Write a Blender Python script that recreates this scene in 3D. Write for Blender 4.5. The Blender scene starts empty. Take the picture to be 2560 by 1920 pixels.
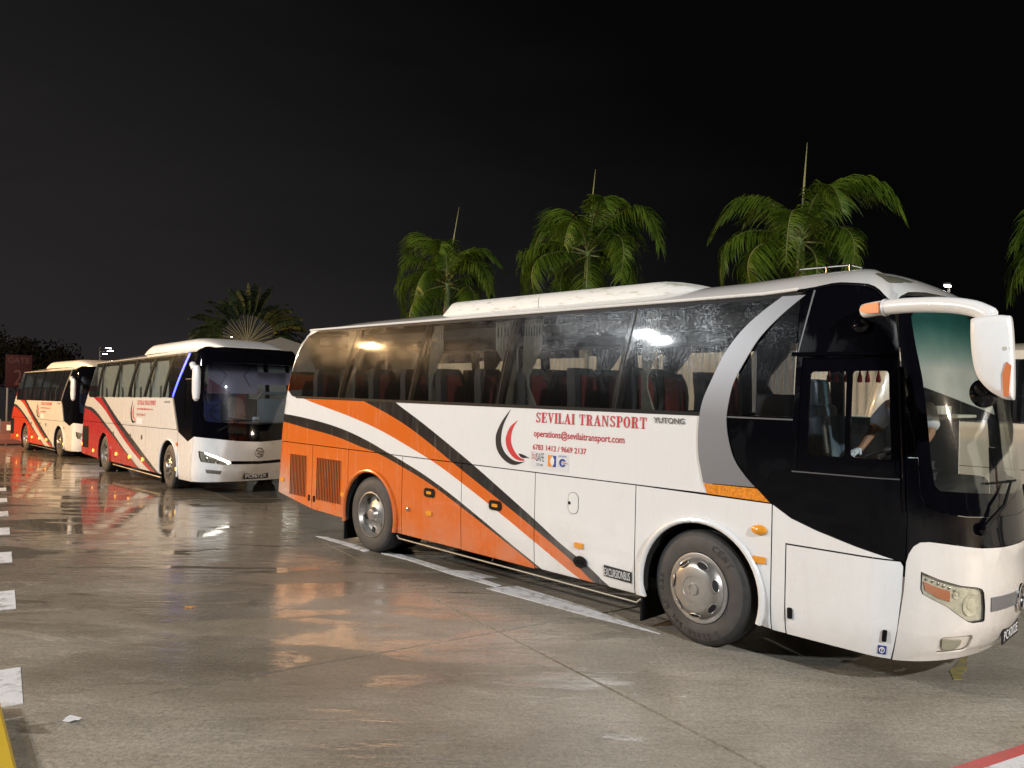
import bpy, bmesh, math, random
from mathutils import Vector, Matrix
R = math.radians
random.seed(7)
sc = bpy.context.scene
COL = sc.collection
# ------------------------------------------------------------------ camera
PITCH, ROLL, CAMH = 0.01042, 0.02341, 2.225
cam = bpy.data.cameras.new('camera')
cam.sensor_width = 36.0; cam.lens = 36.0 * 1923 / 2560; cam.clip_end = 1500; cam.clip_start = .05
camo = bpy.data.objects.new('camera', cam); COL.objects.link(camo)
_fw = Vector((0, math.cos(PITCH), math.sin(PITCH))); _up = Vector((0, -math.sin(PITCH), math.cos(PITCH))); _rt = Vector((1, 0, 0))
_r = _rt * math.cos(ROLL) + _up * math.sin(ROLL); _u = _up * math.cos(ROLL) - _rt * math.sin(ROLL)
camo.matrix_world = Matrix(((_r.x, _u.x, -_fw.x, 0), (_r.y, _u.y, -_fw.y, 0), (_r.z, _u.z, -_fw.z, CAMH), (0, 0, 0, 1)))
sc.camera = camo
# ------------------------------------------------------------------ night sky (city glow low on the left, thin cloud)
W = bpy.data.worlds.new('World'); sc.world = W; W.use_nodes = True
nt = W.node_tree; N = nt.nodes; L = nt.links
bg = N['Background']
tc = N.new('ShaderNodeTexCoord')
sep = N.new('ShaderNodeSeparateXYZ'); L.new(tc.outputs['Generated'], sep.inputs[0])
dotn = N.new('ShaderNodeVectorMath'); dotn.operation = 'DOT_PRODUCT'; dotn.inputs[1].default_value = (-.62, .35, -.85); L.new(tc.outputs['Generated'], dotn.inputs[0])
ns = N.new('ShaderNodeTexNoise'); ns.inputs['Scale'].default_value = 2.2; ns.inputs['Detail'].default_value = 5; ns.inputs['Roughness'].default_value = .55
mp = N.new('ShaderNodeMapping'); mp.inputs['Scale'].default_value = (1, 1, 4.5); mp.inputs['Rotation'].default_value = (.1, -.22, 0)
L.new(tc.outputs['Generated'], mp.inputs[0]); L.new(mp.outputs[0], ns.inputs['Vector'])
ma = N.new('ShaderNodeMath'); ma.operation = 'MULTIPLY_ADD'; ma.inputs[1].default_value = .22; L.new(ns.outputs['Fac'], ma.inputs[0]); L.new(dotn.outputs['Value'], ma.inputs[2])
cr = N.new('ShaderNodeValToRGB'); e = cr.color_ramp.elements
e[0].position = .0; e[0].color = (.0016, .0016, .0018, 1); e[1].position = .78; e[1].color = (.0245, .0222, .0222, 1)
x = cr.color_ramp.elements.new(.16); x.color = (.0042, .0040, .0042, 1)
x = cr.color_ramp.elements.new(.42); x.color = (.0112, .0104, .0106, 1)
L.new(ma.outputs[0], cr.inputs[0]); L.new(cr.outputs[0], bg.inputs['Color']); bg.inputs['Strength'].default_value = 1.0
sc.view_settings.view_transform = 'Standard'; sc.view_settings.look = 'None'; sc.view_settings.gamma = 1; sc.view_settings.use_curve_mapping = False
sc.view_settings.exposure = 0.0
sc.render.engine = 'CYCLES'
cy = sc.cycles
cy.max_bounces = 9; cy.diffuse_bounces = 2; cy.glossy_bounces = 4; cy.transmission_bounces = 4; cy.transparent_max_bounces = 16
cy.caustics_reflective = True; cy.caustics_refractive = False; cy.sample_clamp_indirect = 6; cy.blur_glossy = .3
cy.use_denoising = True
# ------------------------------------------------------------------ mesh helpers
def link(o, parent=None):
    COL.objects.link(o)
    if parent is not None: o.parent = parent
    return o
def tag(o, label=None, cat=None, group=None, kind=None):
    if label: o['label'] = label
    if cat: o['category'] = cat
    if group: o['group'] = group
    if kind: o['kind'] = kind
    return o
def empty(name, loc=(0, 0, 0), rz=0.0, label=None, cat=None, group=None):
    o = bpy.data.objects.new(name, None); o.location = loc; o.rotation_euler = (0, 0, rz); o.empty_display_size = .2
    return tag(link(o), label, cat, group)
def copy_tree(o, parent=None):
    c = o.copy(); COL.objects.link(c); c.parent = parent
    for ch in list(o.children): copy_tree(ch, c)
    return c
class MB:
    def __init__(s): s.v = []; s.f = []; s.m = []
    def add(s, vs, fs, m=0):
        b = len(s.v); s.v += [tuple(q) for q in vs]
        for f in fs: s.f.append(tuple(b + i for i in f)); s.m.append(m)
        return s
    def box(s, c, d, m=0, mat=None, bev=0.0):
        x, y, z = d[0] / 2, d[1] / 2, d[2] / 2
        if bev <= 0:
            vs = [(-x, -y, -z), (x, -y, -z), (x, y, -z), (-x, y, -z), (-x, -y, z), (x, -y, z), (x, y, z), (-x, y, z)]
            fs = [(0, 3, 2, 1), (4, 5, 6, 7), (0, 1, 5, 4), (1, 2, 6, 5), (2, 3, 7, 6), (3, 0, 4, 7)]
        else:
            bm = bmesh.new(); bmesh.ops.create_cube(bm, size=1)
            for v in bm.verts: v.co = Vector((v.co.x * d[0], v.co.y * d[1], v.co.z * d[2]))
            bmesh.ops.bevel(bm, geom=bm.edges[:], offset=bev, segments=3, affect='EDGES', profile=.5)
            bm.verts.index_update(); vs = [v.co.copy() for v in bm.verts]; fs = [[v.index for v in f.verts] for f in bm.faces]; bm.free()
        M = mat or Matrix.Identity(3)
        return s.add([Vector(c) + M @ Vector(v) for v in vs], fs, m)
    def tube(s, pts, r, seg=8, m=0, cap=True, flat=1.0):
        pts = [Vector(p) for p in pts]; n = len(pts); rs = r if isinstance(r, (list, tuple)) else [r] * n
        b = []; prev = None
        for i, p in enumerate(pts):
            t = (pts[min(i + 1, n - 1)] - pts[max(i - 1, 0)]).normalized()
            if prev is None:
                a = Vector((0, 0, 1)) if abs(t.z) < .9 else Vector((1, 0, 0))
                u = t.cross(a).normalized()
            else: u = (prev - t * prev.dot(t)).normalized()
            prev = u; w = t.cross(u)
            b += [p + (u * math.cos(2 * math.pi * k / seg) + w * math.sin(2 * math.pi * k / seg) * flat) * rs[i] for k in range(seg)]
        fs = [(i * seg + k, i * seg + (k + 1) % seg, (i + 1) * seg + (k + 1) % seg, (i + 1) * seg + k) for i in range(n - 1) for k in range(seg)]
        if cap: fs += [tuple(range(seg))[::-1], tuple((n - 1) * seg + k for k in range(seg))]
        return s.add(b, fs, m)
    def lathe(s, prof, o=(0, 0, 0), ax=(0, 0, 1), seg=32, m=0, a0=0.0, a1=2 * math.pi):
        ax = Vector(ax).normalized(); u = ax.orthogonal().normalized(); w = ax.cross(u); o = Vector(o)
        full = abs(a1 - a0 - 2 * math.pi) < 1e-6; k = seg if full else seg + 1
        vs = [o + ax * h + (u * math.cos(a0 + (a1 - a0) * j / seg) + w * math.sin(a0 + (a1 - a0) * j / seg)) * r for r, h in prof for j in range(k)]
        fs = []
        for i in range(len(prof) - 1):
            for j in range(seg):
                j2 = (j + 1) % k; fs.append((i * k + j, i * k + j2, (i + 1) * k + j2, (i + 1) * k + j))
        return s.add(vs, fs, m)
    def prism(s, poly, fn, d0, d1, m=0):
        """poly in 2-D, fn(a, b, d) -> point, a plate between d0 and d1"""
        n = len(poly); vs = [fn(a, b, d0) for a, b in poly] + [fn(a, b, d1) for a, b in poly]
        fs = [tuple(range(n)), tuple(range(2 * n - 1, n - 1, -1))] + [(i, i + n, (i + 1) % n + n, (i + 1) % n) for i in range(n)]
        return s.add(vs, fs, m)
    def build(s, name, mats, parent=None, smooth=True, ang=35, kind=None, tri=False):
        me = bpy.data.meshes.new(name); me.from_pydata(s.v, [], s.f)
        for mm in (mats if isinstance(mats, (list, tuple)) else [mats]): me.materials.append(mm)
        if len(me.materials) > 1: me.polygons.foreach_set('material_index', s.m)
        bm = bmesh.new(); bm.from_mesh(me)
        bmesh.ops.recalc_face_normals(bm, faces=bm.faces[:]) if tri is False else None
        bm.to_mesh(me); bm.free()
        if smooth: me.shade_smooth(); me.set_sharp_from_angle(angle=R(ang))
        o = bpy.data.objects.new(name, me); link(o, parent)
        if kind: o['kind'] = kind
        return o
def arc(cx, cz, r, a0, a1, n=14): return [(cx + r * math.cos(R(a0 + (a1 - a0) * i / n)), cz + r * math.sin(R(a0 + (a1 - a0) * i / n))) for i in range(n + 1)]
def rrect(x0, z0, x1, z1, r, n=4):
    return arc(x1 - r, z0 + r, r, -90, 0, n) + arc(x1 - r, z1 - r, r, 0, 90, n) + arc(x0 + r, z1 - r, r, 90, 180, n) + arc(x0 + r, z0 + r, r, 180, 270, n)
def ellipse(cx, cz, a, b, n=20): return [(cx + a * math.cos(2 * math.pi * i / n), cz + b * math.sin(2 * math.pi * i / n)) for i in range(n)]
def smooth_path(pts, n=6):
    """Catmull-Rom through the points"""
    out = []; P = [Vector(p) for p in pts]
    for i in range(len(P) - 1):
        a, b, c, d = P[max(i - 1, 0)], P[i], P[i + 1], P[min(i + 2, len(P) - 1)]
        for k in range(n):
            t = k / n; out.append(.5 * ((2 * b) + (c - a) * t + (2 * a - 5 * b + 4 * c - d) * t * t + (3 * b - a - 3 * c + d) * t ** 3))
    return out + [P[-1]]
# ------------------------------------------------------------------ materials
MAT = {}
def nmat(name):
    m = bpy.data.materials.new(name); m.use_nodes = True; MAT[name] = m
    t = m.node_tree; return m, t, t.nodes, t.links, t.nodes['Principled BSDF']
def pm(name, col, rough=.5, metal=0.0, spec=.5, coat=0.0, emit=None, es=0.0, vary=0.0, vscale=6.0, bump=0.0, bscale=40.0, trans=0.0):
    m, t, N, L, p = nmat(name)
    p.inputs['Base Color'].default_value = (*col, 1); p.inputs['Roughness'].default_value = rough; p.inputs['Metallic'].default_value = metal
    p.inputs['Specular IOR Level'].default_value = spec; p.inputs['Coat Weight'].default_value = coat; p.inputs['Coat Roughness'].default_value = .06
    if trans: p.inputs['Transmission Weight'].default_value = trans
    if emit: p.inputs['Emission Color'].default_value = (*emit, 1); p.inputs['Emission Strength'].default_value = es
    if vary or bump:
        tcn = N.new('ShaderNodeTexCoord'); nz = N.new('ShaderNodeTexNoise'); nz.inputs['Scale'].default_value = vscale; nz.inputs['Detail'].default_value = 6
        L.new(tcn.outputs['Object'], nz.inputs['Vector'])
        if vary:
            mr = N.new('ShaderNodeMapRange'); mr.inputs[1].default_value = .25; mr.inputs[2].default_value = .75; mr.inputs[3].default_value = 1 - vary; mr.inputs[4].default_value = 1 + vary * .5
            L.new(nz.outputs['Fac'], mr.inputs[0])
            mx = N.new('ShaderNodeMix'); mx.data_type = 'RGBA'; mx.blend_type = 'MULTIPLY'; mx.inputs[0].default_value = 1; mx.inputs[6].default_value = (*col, 1)
            L.new(mr.outputs[0], mx.inputs[7]); L.new(mx.outputs[2], p.inputs['Base Color'])
        if bump:
            n2 = N.new('ShaderNodeTexNoise'); n2.inputs['Scale'].default_value = bscale; n2.inputs['Detail'].default_value = 4; L.new(tcn.outputs['Object'], n2.inputs['Vector'])
            bp = N.new('ShaderNodeBump'); bp.inputs['Strength'].default_value = bump; bp.inputs['Distance'].default_value = .01; L.new(n2.outputs['Fac'], bp.inputs['Height']); L.new(bp.outputs[0], p.inputs['Normal'])
    return m
def livery(name, base, layers, x0=-3.0, x1=5.2, z0=.1, z1=2.5, dirt=.25, dust=(.42, .38, .33), rough=.22, tail=0.0, patch=None):
    """coach paint: bands bounded by curves z(x) painted over the base colour, road film low down, faint streaks"""
    m, t, N, L, p = nmat(name)
    tcn = N.new('ShaderNodeTexCoord'); sp = N.new('ShaderNodeSeparateXYZ'); L.new(tcn.outputs['Object'], sp.inputs[0])
    xn = N.new('ShaderNodeMapRange'); xn.inputs[1].default_value = x0; xn.inputs[2].default_value = x1; L.new(sp.outputs['X'], xn.inputs[0])
    zn = N.new('ShaderNodeMapRange'); zn.inputs[1].default_value = z0; zn.inputs[2].default_value = z1; L.new(sp.outputs['Z'], zn.inputs[0])
    prev = None
    for pts, col in layers:
        fc = N.new('ShaderNodeFloatCurve'); c = fc.mapping.curves[0]
        q = [((a - x0) / (x1 - x0), min(max((b - z0) / (z1 - z0), 0), 1)) for a, b in pts]
        c.points[0].location = q[0]; c.points[1].location = q[-1]
        for a in q[1:-1]: c.points.new(*a)
        for pt in c.points: pt.handle_type = 'AUTO_CLAMPED'
        fc.mapping.extend = 'HORIZONTAL'; fc.mapping.update()
        L.new(xn.outputs[0], fc.inputs['Value'])
        lt = N.new('ShaderNodeMath'); lt.operation = 'LESS_THAN'; L.new(zn.outputs[0], lt.inputs[0]); L.new(fc.outputs[0], lt.inputs[1])
        mx = N.new('ShaderNodeMix'); mx.data_type = 'RGBA'; L.new(lt.outputs[0], mx.inputs[0])
        if prev: L.new(prev, mx.inputs[6])
        else: mx.inputs[6].default_value = (*base, 1)
        mx.inputs[7].default_value = (*col, 1); prev = mx.outputs[2]
    # dirt: fine streaks running down and patchy road film near the sill
    mp = N.new('ShaderNodeMapping'); mp.inputs['Scale'].default_value = (9, 9, .9); L.new(tcn.outputs['Object'], mp.inputs[0])
    n1 = N.new('ShaderNodeTexNoise'); n1.inputs['Scale'].default_value = 1.6; n1.inputs['Detail'].default_value = 7; n1.inputs['Roughness'].default_value = .62; L.new(mp.outputs[0], n1.inputs['Vector'])
    n2 = N.new('ShaderNodeTexNoise'); n2.inputs['Scale'].default_value = 2.4; n2.inputs['Detail'].default_value = 5; L.new(tcn.outputs['Object'], n2.inputs['Vector'])
    low = N.new('ShaderNodeMapRange'); low.inputs[1].default_value = 1.05; low.inputs[2].default_value = .25; low.inputs[3].default_value = .06; low.inputs[4].default_value = .85; L.new(sp.outputs['Z'], low.inputs[0])
    mu = N.new('ShaderNodeMath'); mu.operation = 'MULTIPLY'; L.new(low.outputs[0], mu.inputs[0])
    r2 = N.new('ShaderNodeMapRange'); r2.inputs[1].default_value = .35; r2.inputs[2].default_value = .75; L.new(n2.outputs['Fac'], r2.inputs[0]); L.new(r2.outputs[0], mu.inputs[1])
    r1 = N.new('ShaderNodeMapRange'); r1.inputs[1].default_value = .52; r1.inputs[2].default_value = .85; r1.inputs[4].default_value = .5; L.new(n1.outputs['Fac'], r1.inputs[0])
    ad = N.new('ShaderNodeMath'); ad.operation = 'ADD'; ad.use_clamp = True; L.new(mu.outputs[0], ad.inputs[0]); L.new(r1.outputs[0], ad.inputs[1])
    sc_ = N.new('ShaderNodeMath'); sc_.operation = 'MULTIPLY'; sc_.inputs[1].default_value = dirt; L.new(ad.outputs[0], sc_.inputs[0])
    fac = sc_.outputs[0]
    if tail:      # exhaust and road film thrown up behind the rear axle
        tx = N.new('ShaderNodeMapRange'); tx.interpolation_type = 'SMOOTHSTEP'; tx.inputs[1].default_value = -1.75; tx.inputs[2].default_value = -2.55; L.new(sp.outputs['X'], tx.inputs[0])
        tz = N.new('ShaderNodeMapRange'); tz.interpolation_type = 'SMOOTHSTEP'; tz.inputs[1].default_value = 1.25; tz.inputs[2].default_value = .55; tz.inputs[4].default_value = tail; L.new(sp.outputs['Z'], tz.inputs[0])
        tm = N.new('ShaderNodeMath'); tm.operation = 'MULTIPLY'; L.new(tx.outputs[0], tm.inputs[0]); L.new(tz.outputs[0], tm.inputs[1])
        ta = N.new('ShaderNodeMath'); ta.operation = 'ADD'; ta.use_clamp = True; L.new(tm.outputs[0], ta.inputs[0]); L.new(fac, ta.inputs[1]); fac = ta.outputs[0]
    mx = N.new('ShaderNodeMix'); mx.data_type = 'RGBA'; L.new(fac, mx.inputs[0]); mx.inputs[7].default_value = (*dust, 1)
    if prev: L.new(prev, mx.inputs[6])
    else: mx.inputs[6].default_value = (*base, 1)
    if patch:     # where the paint has flaked off down to the filler
        c0, colp = patch
        vs_ = N.new('ShaderNodeVectorMath'); vs_.operation = 'SUBTRACT'; vs_.inputs[1].default_value = c0; L.new(tcn.outputs['Object'], vs_.inputs[0])
        ms_ = N.new('ShaderNodeVectorMath'); ms_.operation = 'MULTIPLY'; ms_.inputs[1].default_value = (7.6, 4.6, 0); L.new(vs_.outputs[0], ms_.inputs[0])
        ln = N.new('ShaderNodeVectorMath'); ln.operation = 'LENGTH'; L.new(ms_.outputs[0], ln.inputs[0])
        nn = N.new('ShaderNodeTexNoise'); nn.inputs['Scale'].default_value = 9; nn.inputs['Detail'].default_value = 5; L.new(tcn.outputs['Object'], nn.inputs['Vector'])
        aa = N.new('ShaderNodeMath'); aa.operation = 'MULTIPLY_ADD'; aa.inputs[1].default_value = 1.1; L.new(nn.outputs['Fac'], aa.inputs[0]); L.new(ln.outputs['Value'], aa.inputs[2])
        ll = N.new('ShaderNodeMath'); ll.operation = 'LESS_THAN'; ll.inputs[1].default_value = 1.42; L.new(aa.outputs[0], ll.inputs[0])
        m3 = N.new('ShaderNodeMix'); m3.data_type = 'RGBA'; L.new(ll.outputs[0], m3.inputs[0]); L.new(mx.outputs[2], m3.inputs[6]); m3.inputs[7].default_value = (*colp, 1); mx = m3
    L.new(mx.outputs[2], p.inputs['Base Color'])
    rr = N.new('ShaderNodeMapRange'); rr.inputs[3].default_value = rough; rr.inputs[4].default_value = rough + .35; L.new(ad.outputs[0], rr.inputs[0]); L.new(rr.outputs[0], p.inputs['Roughness'])
    p.inputs['Coat Weight'].default_value = 1.0; p.inputs['Coat Roughness'].default_value = .04
    nb = N.new('ShaderNodeTexNoise'); nb.inputs['Scale'].default_value = 1.1; nb.inputs['Detail'].default_value = 2; L.new(tcn.outputs['Object'], nb.inputs['Vector'])
    bp = N.new('ShaderNodeBump'); bp.inputs['Strength'].default_value = .5; bp.inputs['Distance'].default_value = .012; L.new(nb.outputs['Fac'], bp.inputs['Height']); L.new(bp.outputs[0], p.inputs['Normal']); L.new(bp.outputs[0], p.inputs['Coat Normal'])
    return m
def glass(name, tint=(.3, .32, .33), drops=1.0, film=.05, dscale=55.0, fres=1.0, shade=None):
    """see-through tinted glazing with beads of rain: the beads scatter the lamps they stand near"""
    m, t, N, L, p = nmat(name); N.remove(p); out = N['Material Output']
    tcn = N.new('ShaderNodeTexCoord')
    tr = N.new('ShaderNodeBsdfTransparent'); tr.inputs[0].default_value = (*tint, 1)
    if shade:     # darker sun strip at the top of a windscreen
        sp = N.new('ShaderNodeSeparateXYZ'); L.new(tcn.outputs['Object'], sp.inputs[0])
        mr = N.new('ShaderNodeMapRange'); mr.inputs[1].default_value = shade[0]; mr.inputs[2].default_value = shade[1]; L.new(sp.outputs['Z'], mr.inputs[0])
        mx = N.new('ShaderNodeMix'); mx.data_type = 'RGBA'; L.new(mr.outputs[0], mx.inputs[0]); mx.inputs[6].default_value = (*tint, 1); mx.inputs[7].default_value = (*shade[2], 1); L.new(mx.outputs[2], tr.inputs[0])
    vo = N.new('ShaderNodeTexVoronoi'); vo.inputs['Scale'].default_value = dscale; vo.inputs['Randomness'].default_value = 1; L.new(tcn.outputs['Object'], vo.inputs['Vector'])
    big = N.new('ShaderNodeTexNoise'); big.inputs['Scale'].default_value = 3.2; big.inputs['Detail'].default_value = 6; big.inputs['Roughness'].default_value = .65; L.new(tcn.outputs['Object'], big.inputs['Vector'])
    th = N.new('ShaderNodeMapRange'); th.inputs[1].default_value = .30; th.inputs[2].default_value = .62; th.inputs[3].default_value = .16; th.inputs[4].default_value = .42; L.new(big.outputs['Fac'], th.inputs[0])
    sz_ = N.new('ShaderNodeSeparateXYZ'); L.new(tcn.outputs['Object'], sz_.inputs[0])     # beads sit thickest under the roof edge, wiped lower down
    zr = N.new('ShaderNodeMapRange'); zr.inputs[1].default_value = 2.2; zr.inputs[2].default_value = 2.7; zr.inputs[3].default_value = .45; zr.inputs[4].default_value = 1.0; L.new(sz_.outputs['Z'], zr.inputs[0])
    tm_ = N.new('ShaderNodeMath'); tm_.operation = 'MULTIPLY'; L.new(th.outputs[0], tm_.inputs[0]); L.new(zr.outputs[0], tm_.inputs[1])
    d0 = N.new('ShaderNodeMath'); d0.operation = 'LESS_THAN'; L.new(vo.outputs['Distance'], d0.inputs[0]); L.new(tm_.outputs[0], d0.inputs[1])
    rx_ = N.new('ShaderNodeSeparateColor'); L.new(vo.outputs['Color'], rx_.inputs[0])
    d1 = N.new('ShaderNodeMath'); d1.operation = 'GREATER_THAN'; d1.inputs[1].default_value = .55; L.new(rx_.outputs[0], d1.inputs[0])
    dr = N.new('ShaderNodeMath'); dr.operation = 'MULTIPLY'; L.new(d0.outputs[0], dr.inputs[0]); L.new(d1.outputs[0], dr.inputs[1])
    gl = N.new('ShaderNodeBsdfGlossy'); gl.inputs['Roughness'].default_value = .035; gl.inputs[0].default_value = (1, 1, 1, 1)
    gd = N.new('ShaderNodeBsdfGlossy'); gd.inputs['Roughness'].default_value = .30; gd.inputs[0].default_value = (.95, .97, 1, 1)
    df = N.new('ShaderNodeBsdfDiffuse'); df.inputs[0].default_value = (.55, .56, .58, 1)
    fr = N.new('ShaderNodeLayerWeight'); fr.inputs['Blend'].default_value = .5      # the same from both faces of the thin pane
    f5 = N.new('ShaderNodeMath'); f5.operation = 'POWER'; f5.inputs[1].default_value = 5; L.new(fr.outputs['Facing'], f5.inputs[0])
    fm = N.new('ShaderNodeMath'); fm.operation = 'MULTIPLY_ADD'; fm.inputs[1].default_value = .95 * fres; fm.inputs[2].default_value = .045 * fres; L.new(f5.outputs[0], fm.inputs[0])
    m1 = N.new('ShaderNodeMixShader'); L.new(fm.outputs[0], m1.inputs[0]); L.new(tr.outputs[0], m1.inputs[1]); L.new(gl.outputs[0], m1.inputs[2])
    md = N.new('ShaderNodeMixShader'); md.inputs[0].default_value = .90; L.new(df.outputs[0], md.inputs[1]); L.new(gd.outputs[0], md.inputs[2])
    f2 = N.new('ShaderNodeMath'); f2.operation = 'MULTIPLY_ADD'; f2.inputs[1].default_value = .085 * drops; f2.inputs[2].default_value = film; L.new(dr.outputs[0], f2.inputs[0])
    m2 = N.new('ShaderNodeMixShader'); L.new(f2.outputs[0], m2.inputs[0]); L.new(m1.outputs[0], m2.inputs[1]); L.new(md.outputs[0], m2.inputs[2])
    L.new(m2.outputs[0], out.inputs['Surface'])
    return m
def emis(name, col, s):
    m, t, N, L, p = nmat(name); p.inputs['Base Color'].default_value = (.02, .02, .02, 1); p.inputs['Emission Color'].default_value = (*col, 1); p.inputs['Emission Strength'].default_value = s
    return m
import math
def lerp_tab(tab, z):
    if z <= tab[0][0]: return tab[0][1]
    for (a, b), (c, d) in zip(tab, tab[1:]):
        if z <= c: return b + (d - b) * (z - a) / (c - a)
    return tab[-1][1]
class Shape:
    """Skin of a coach: s runs along the side (metres from the rear axle) and round the front corner, z is height."""
    W = 2.5
    def __init__(self, xs, front, rear, belt=2.05, n=2.15, tumble=.11, lf=1.5, lr=1.4, rr=.32):
        self.xs, self.front, self.rear, self.belt, self.n, self.tumble, self.lf, self.lr, self.rr = xs, front, rear, belt, n, tumble, lf, lr, rr
    def t(self, z):
        if z > self.belt: return self.tumble * ((z - self.belt) / 1.05) ** 1.7
        if z < .5: return .05 * ((.5 - z) / .25) ** 2
        return 0.0
    def base(self, s, z):
        t = self.t(z); b = self.W / 2 - t; e = 2 / self.n
        if s > self.xs:
            a = lerp_tab(self.front, z) - self.xs
            f = min((s - self.xs) / self.lf, 1) * math.pi / 2
            return self.xs + a * math.sin(f) ** e, self.W / 2 - b * max(math.cos(f), 0) ** e
        sr = lerp_tab(self.rear, z) + self.rr
        if s < sr:
            f = min((sr - s) / self.lr, 1) * math.pi / 2; e = 2 / 2.6
            return sr - self.rr * math.sin(f) ** e, self.W / 2 - b * max(math.cos(f), 0) ** e
        return s, t
    def pt(self, s, z, off=0.0, side=0):
        x, y = self.base(s, z)
        if off:
            h = .004
            x1, y1 = self.base(s - h, z); x2, y2 = self.base(s + h, z); x3, y3 = self.base(s, z - h); x4, y4 = self.base(s, z + h)
            ax, ay = x2 - x1, y2 - y1; bx, by, bz = x4 - x3, y4 - y3, 2 * h
            nx, ny, nz = ay * bz, -ax * bz, ax * by - ay * bx          # a x b with a.z = 0
            l = math.sqrt(nx * nx + ny * ny + nz * nz) or 1
            x += nx / l * off; y += ny / l * off; z += nz / l * off
        return (x, self.W - y, z) if side else (x, y, z)
B1 = Shape(6.5, [(.28,7.14),(.36,7.2),(.5,7.26),(.8,7.3),(1.08,7.29),(1.16,7.27),(1.35,7.26),(1.9,7.18),(2.5,7.06),(2.9,6.95),(3.1,6.86),(3.3,6.7)],
           [(.4,-2.6),(.55,-2.63),(1.35,-2.57),(1.8,-2.51),(2.23,-2.41),(2.7,-2.28),(2.83,-2.22),(2.95,-2.13),(3.08,-1.95)], rr=.10)
# ------------------------------------------------------------------ common materials
WHITE = pm('white_paint', (.78, .78, .76), .3, coat=.4, vary=.08, vscale=3)
ROOFW = livery('roof_white', (.76, .75, .71), [], dirt=.5, dust=(.45, .43, .35), rough=.35, patch=((6.50, .60, 3.2), (.20, .20, .14)))
BLACK = pm('black_gloss', (.0025, .0025, .004), .06, spec=.24, vary=.3, vscale=5, bump=.02, bscale=40)
BLACKW = pm('black_gloss_rain_smeared', (.0025, .0026, .004), .08, spec=.22)
BLACKM = pm('black_matt', (.005, .005, .0055), .5, spec=.16)
DARK = pm('underbody_black', (.01, .0095, .009), .8)
RUBBER = pm('tyre_rubber', (.030, .029, .028), .62, vary=.35, vscale=14, bump=.3, bscale=120)
TREAD = pm('tyre_tread', (.012, .012, .012), .7)
SIDEW = pm('sidewall_dusty', (.062, .057, .052), .7, vary=.3, vscale=10)
CHROME = pm('chrome', (.72, .71, .69), .16, metal=1, vary=.15, vscale=9)
STEEL = pm('brushed_steel', (.42, .40, .36), .42, metal=1, vary=.25, vscale=12)
RAILM = pm('rail_steel', (.20, .18, .14), .5, metal=.6)
HUBM = pm('hub_cap_silver', (.36, .34, .31), .36, metal=.7, vary=.25, vscale=7)
GREYB = pm('silver_grey_paint', (.20, .20, .205), .42, metal=.35, coat=.4)
AMBER = pm('amber_lens', (.75, .30, .02), .25, coat=.5)
AMBERL = pm('amber_lamp_lit', (.8, .35, .03), .3, emit=(1, .5, .08), es=2.5)
ORL = pm('orange_lens', (.60, .19, .07), .3, coat=.5)
RED = pm('sign_red', (.55, .022, .028), .4)
REDT = pm('text_red', (.50, .02, .03), .4)
INK = pm('text_black', (.012, .012, .014), .35)
GREYT = pm('badge_chrome', (.10, .10, .10), .45, metal=.5)
BLUE = pm('sticker_blue', (.02, .05, .28), .4)
ORST = pm('sticker_orange', (.75, .26, .03), .4)
STICK = pm('sticker_white', (.66, .67, .68), .35)
PLATEB = pm('plate_black', (.01, .01, .012), .35)
PLATEW = pm('plate_letters', (.72, .73, .74), .4)
SEATD = pm('seat_charcoal', (.055, .062, .075), .75, vary=.2)
SEATR = pm('seat_burgundy', (.24, .045, .045), .8, vary=.25, vscale=20)
SEATB = pm('driver_seat_leather', (.10, .14, .17), .45, vary=.15)
CLOTHW = pm('curtain_grey', (.50, .49, .44), .9, vary=.2, vscale=15)
INTER = pm('interior_grey', (.05, .05, .05), .8)
DASH = pm('dashboard_black', (.02, .02, .022), .6)
SKIN_ = pm('skin_brown', (.26, .135, .075), .55)
SHIRT = pm('shirt_grey', (.55, .55, .57), .85, vary=.15, vscale=25, bump=.3, bscale=14)
TROUS = pm('trousers_dark', (.03, .03, .035), .85)
GLOVE = pm('glove_white', (.68, .74, .76), .8)
HAIR = pm('hair_black', (.012, .01, .009), .6)
GLASS1 = glass('window_glass_wet', (.70, .70, .68), 1.0, .002, 135)
GLASS1D = glass('window_glass_smoked', (.46, .47, .50), .7, .003, 135)
GLASSD = glass('driver_window_glass', (.93, .94, .94), .35, .002, 90)
GLASSW = glass('windscreen_glass', (.92, .94, .92), .45, .003, 80, shade=(2.48, 2.86, (.42, .62, .60)))
GLASS2 = glass('coach_window_glass', (.80, .84, .84), .4, .006, 70)
GLASSF = glass('far_window_glass', (.92, .92, .90), .1, .004, 40)
LENS = glass('lamp_lens', (.92, .92, .88), .0, .04, 40, fres=.6)
REFL = pm('headlight_reflector', (.76, .72, .62), .3, vary=.3, vscale=25)
CONC = None
def smear(m):
    t = m.node_tree; N, L = t.nodes, t.links; p = N['Principled BSDF']; tcn = N.new('ShaderNodeTexCoord'); mp_ = N.new('ShaderNodeMapping'); mp_.inputs['Scale'].default_value = (1, 1, .6); L.new(tcn.outputs['Object'], mp_.inputs[0])
    n = N.new('ShaderNodeTexNoise'); n.inputs['Scale'].default_value = 3.2; n.inputs['Detail'].default_value = 6; n.inputs['Distortion'].default_value = .7; L.new(mp_.outputs[0], n.inputs['Vector'])
    r = N.new('ShaderNodeMapRange'); r.inputs[1].default_value = .50; r.inputs[2].default_value = .56; r.inputs[3].default_value = .05; r.inputs[4].default_value = .22; L.new(n.outputs['Fac'], r.inputs[0]); L.new(r.outputs[0], p.inputs['Roughness'])
smear(BLACKW)
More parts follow.
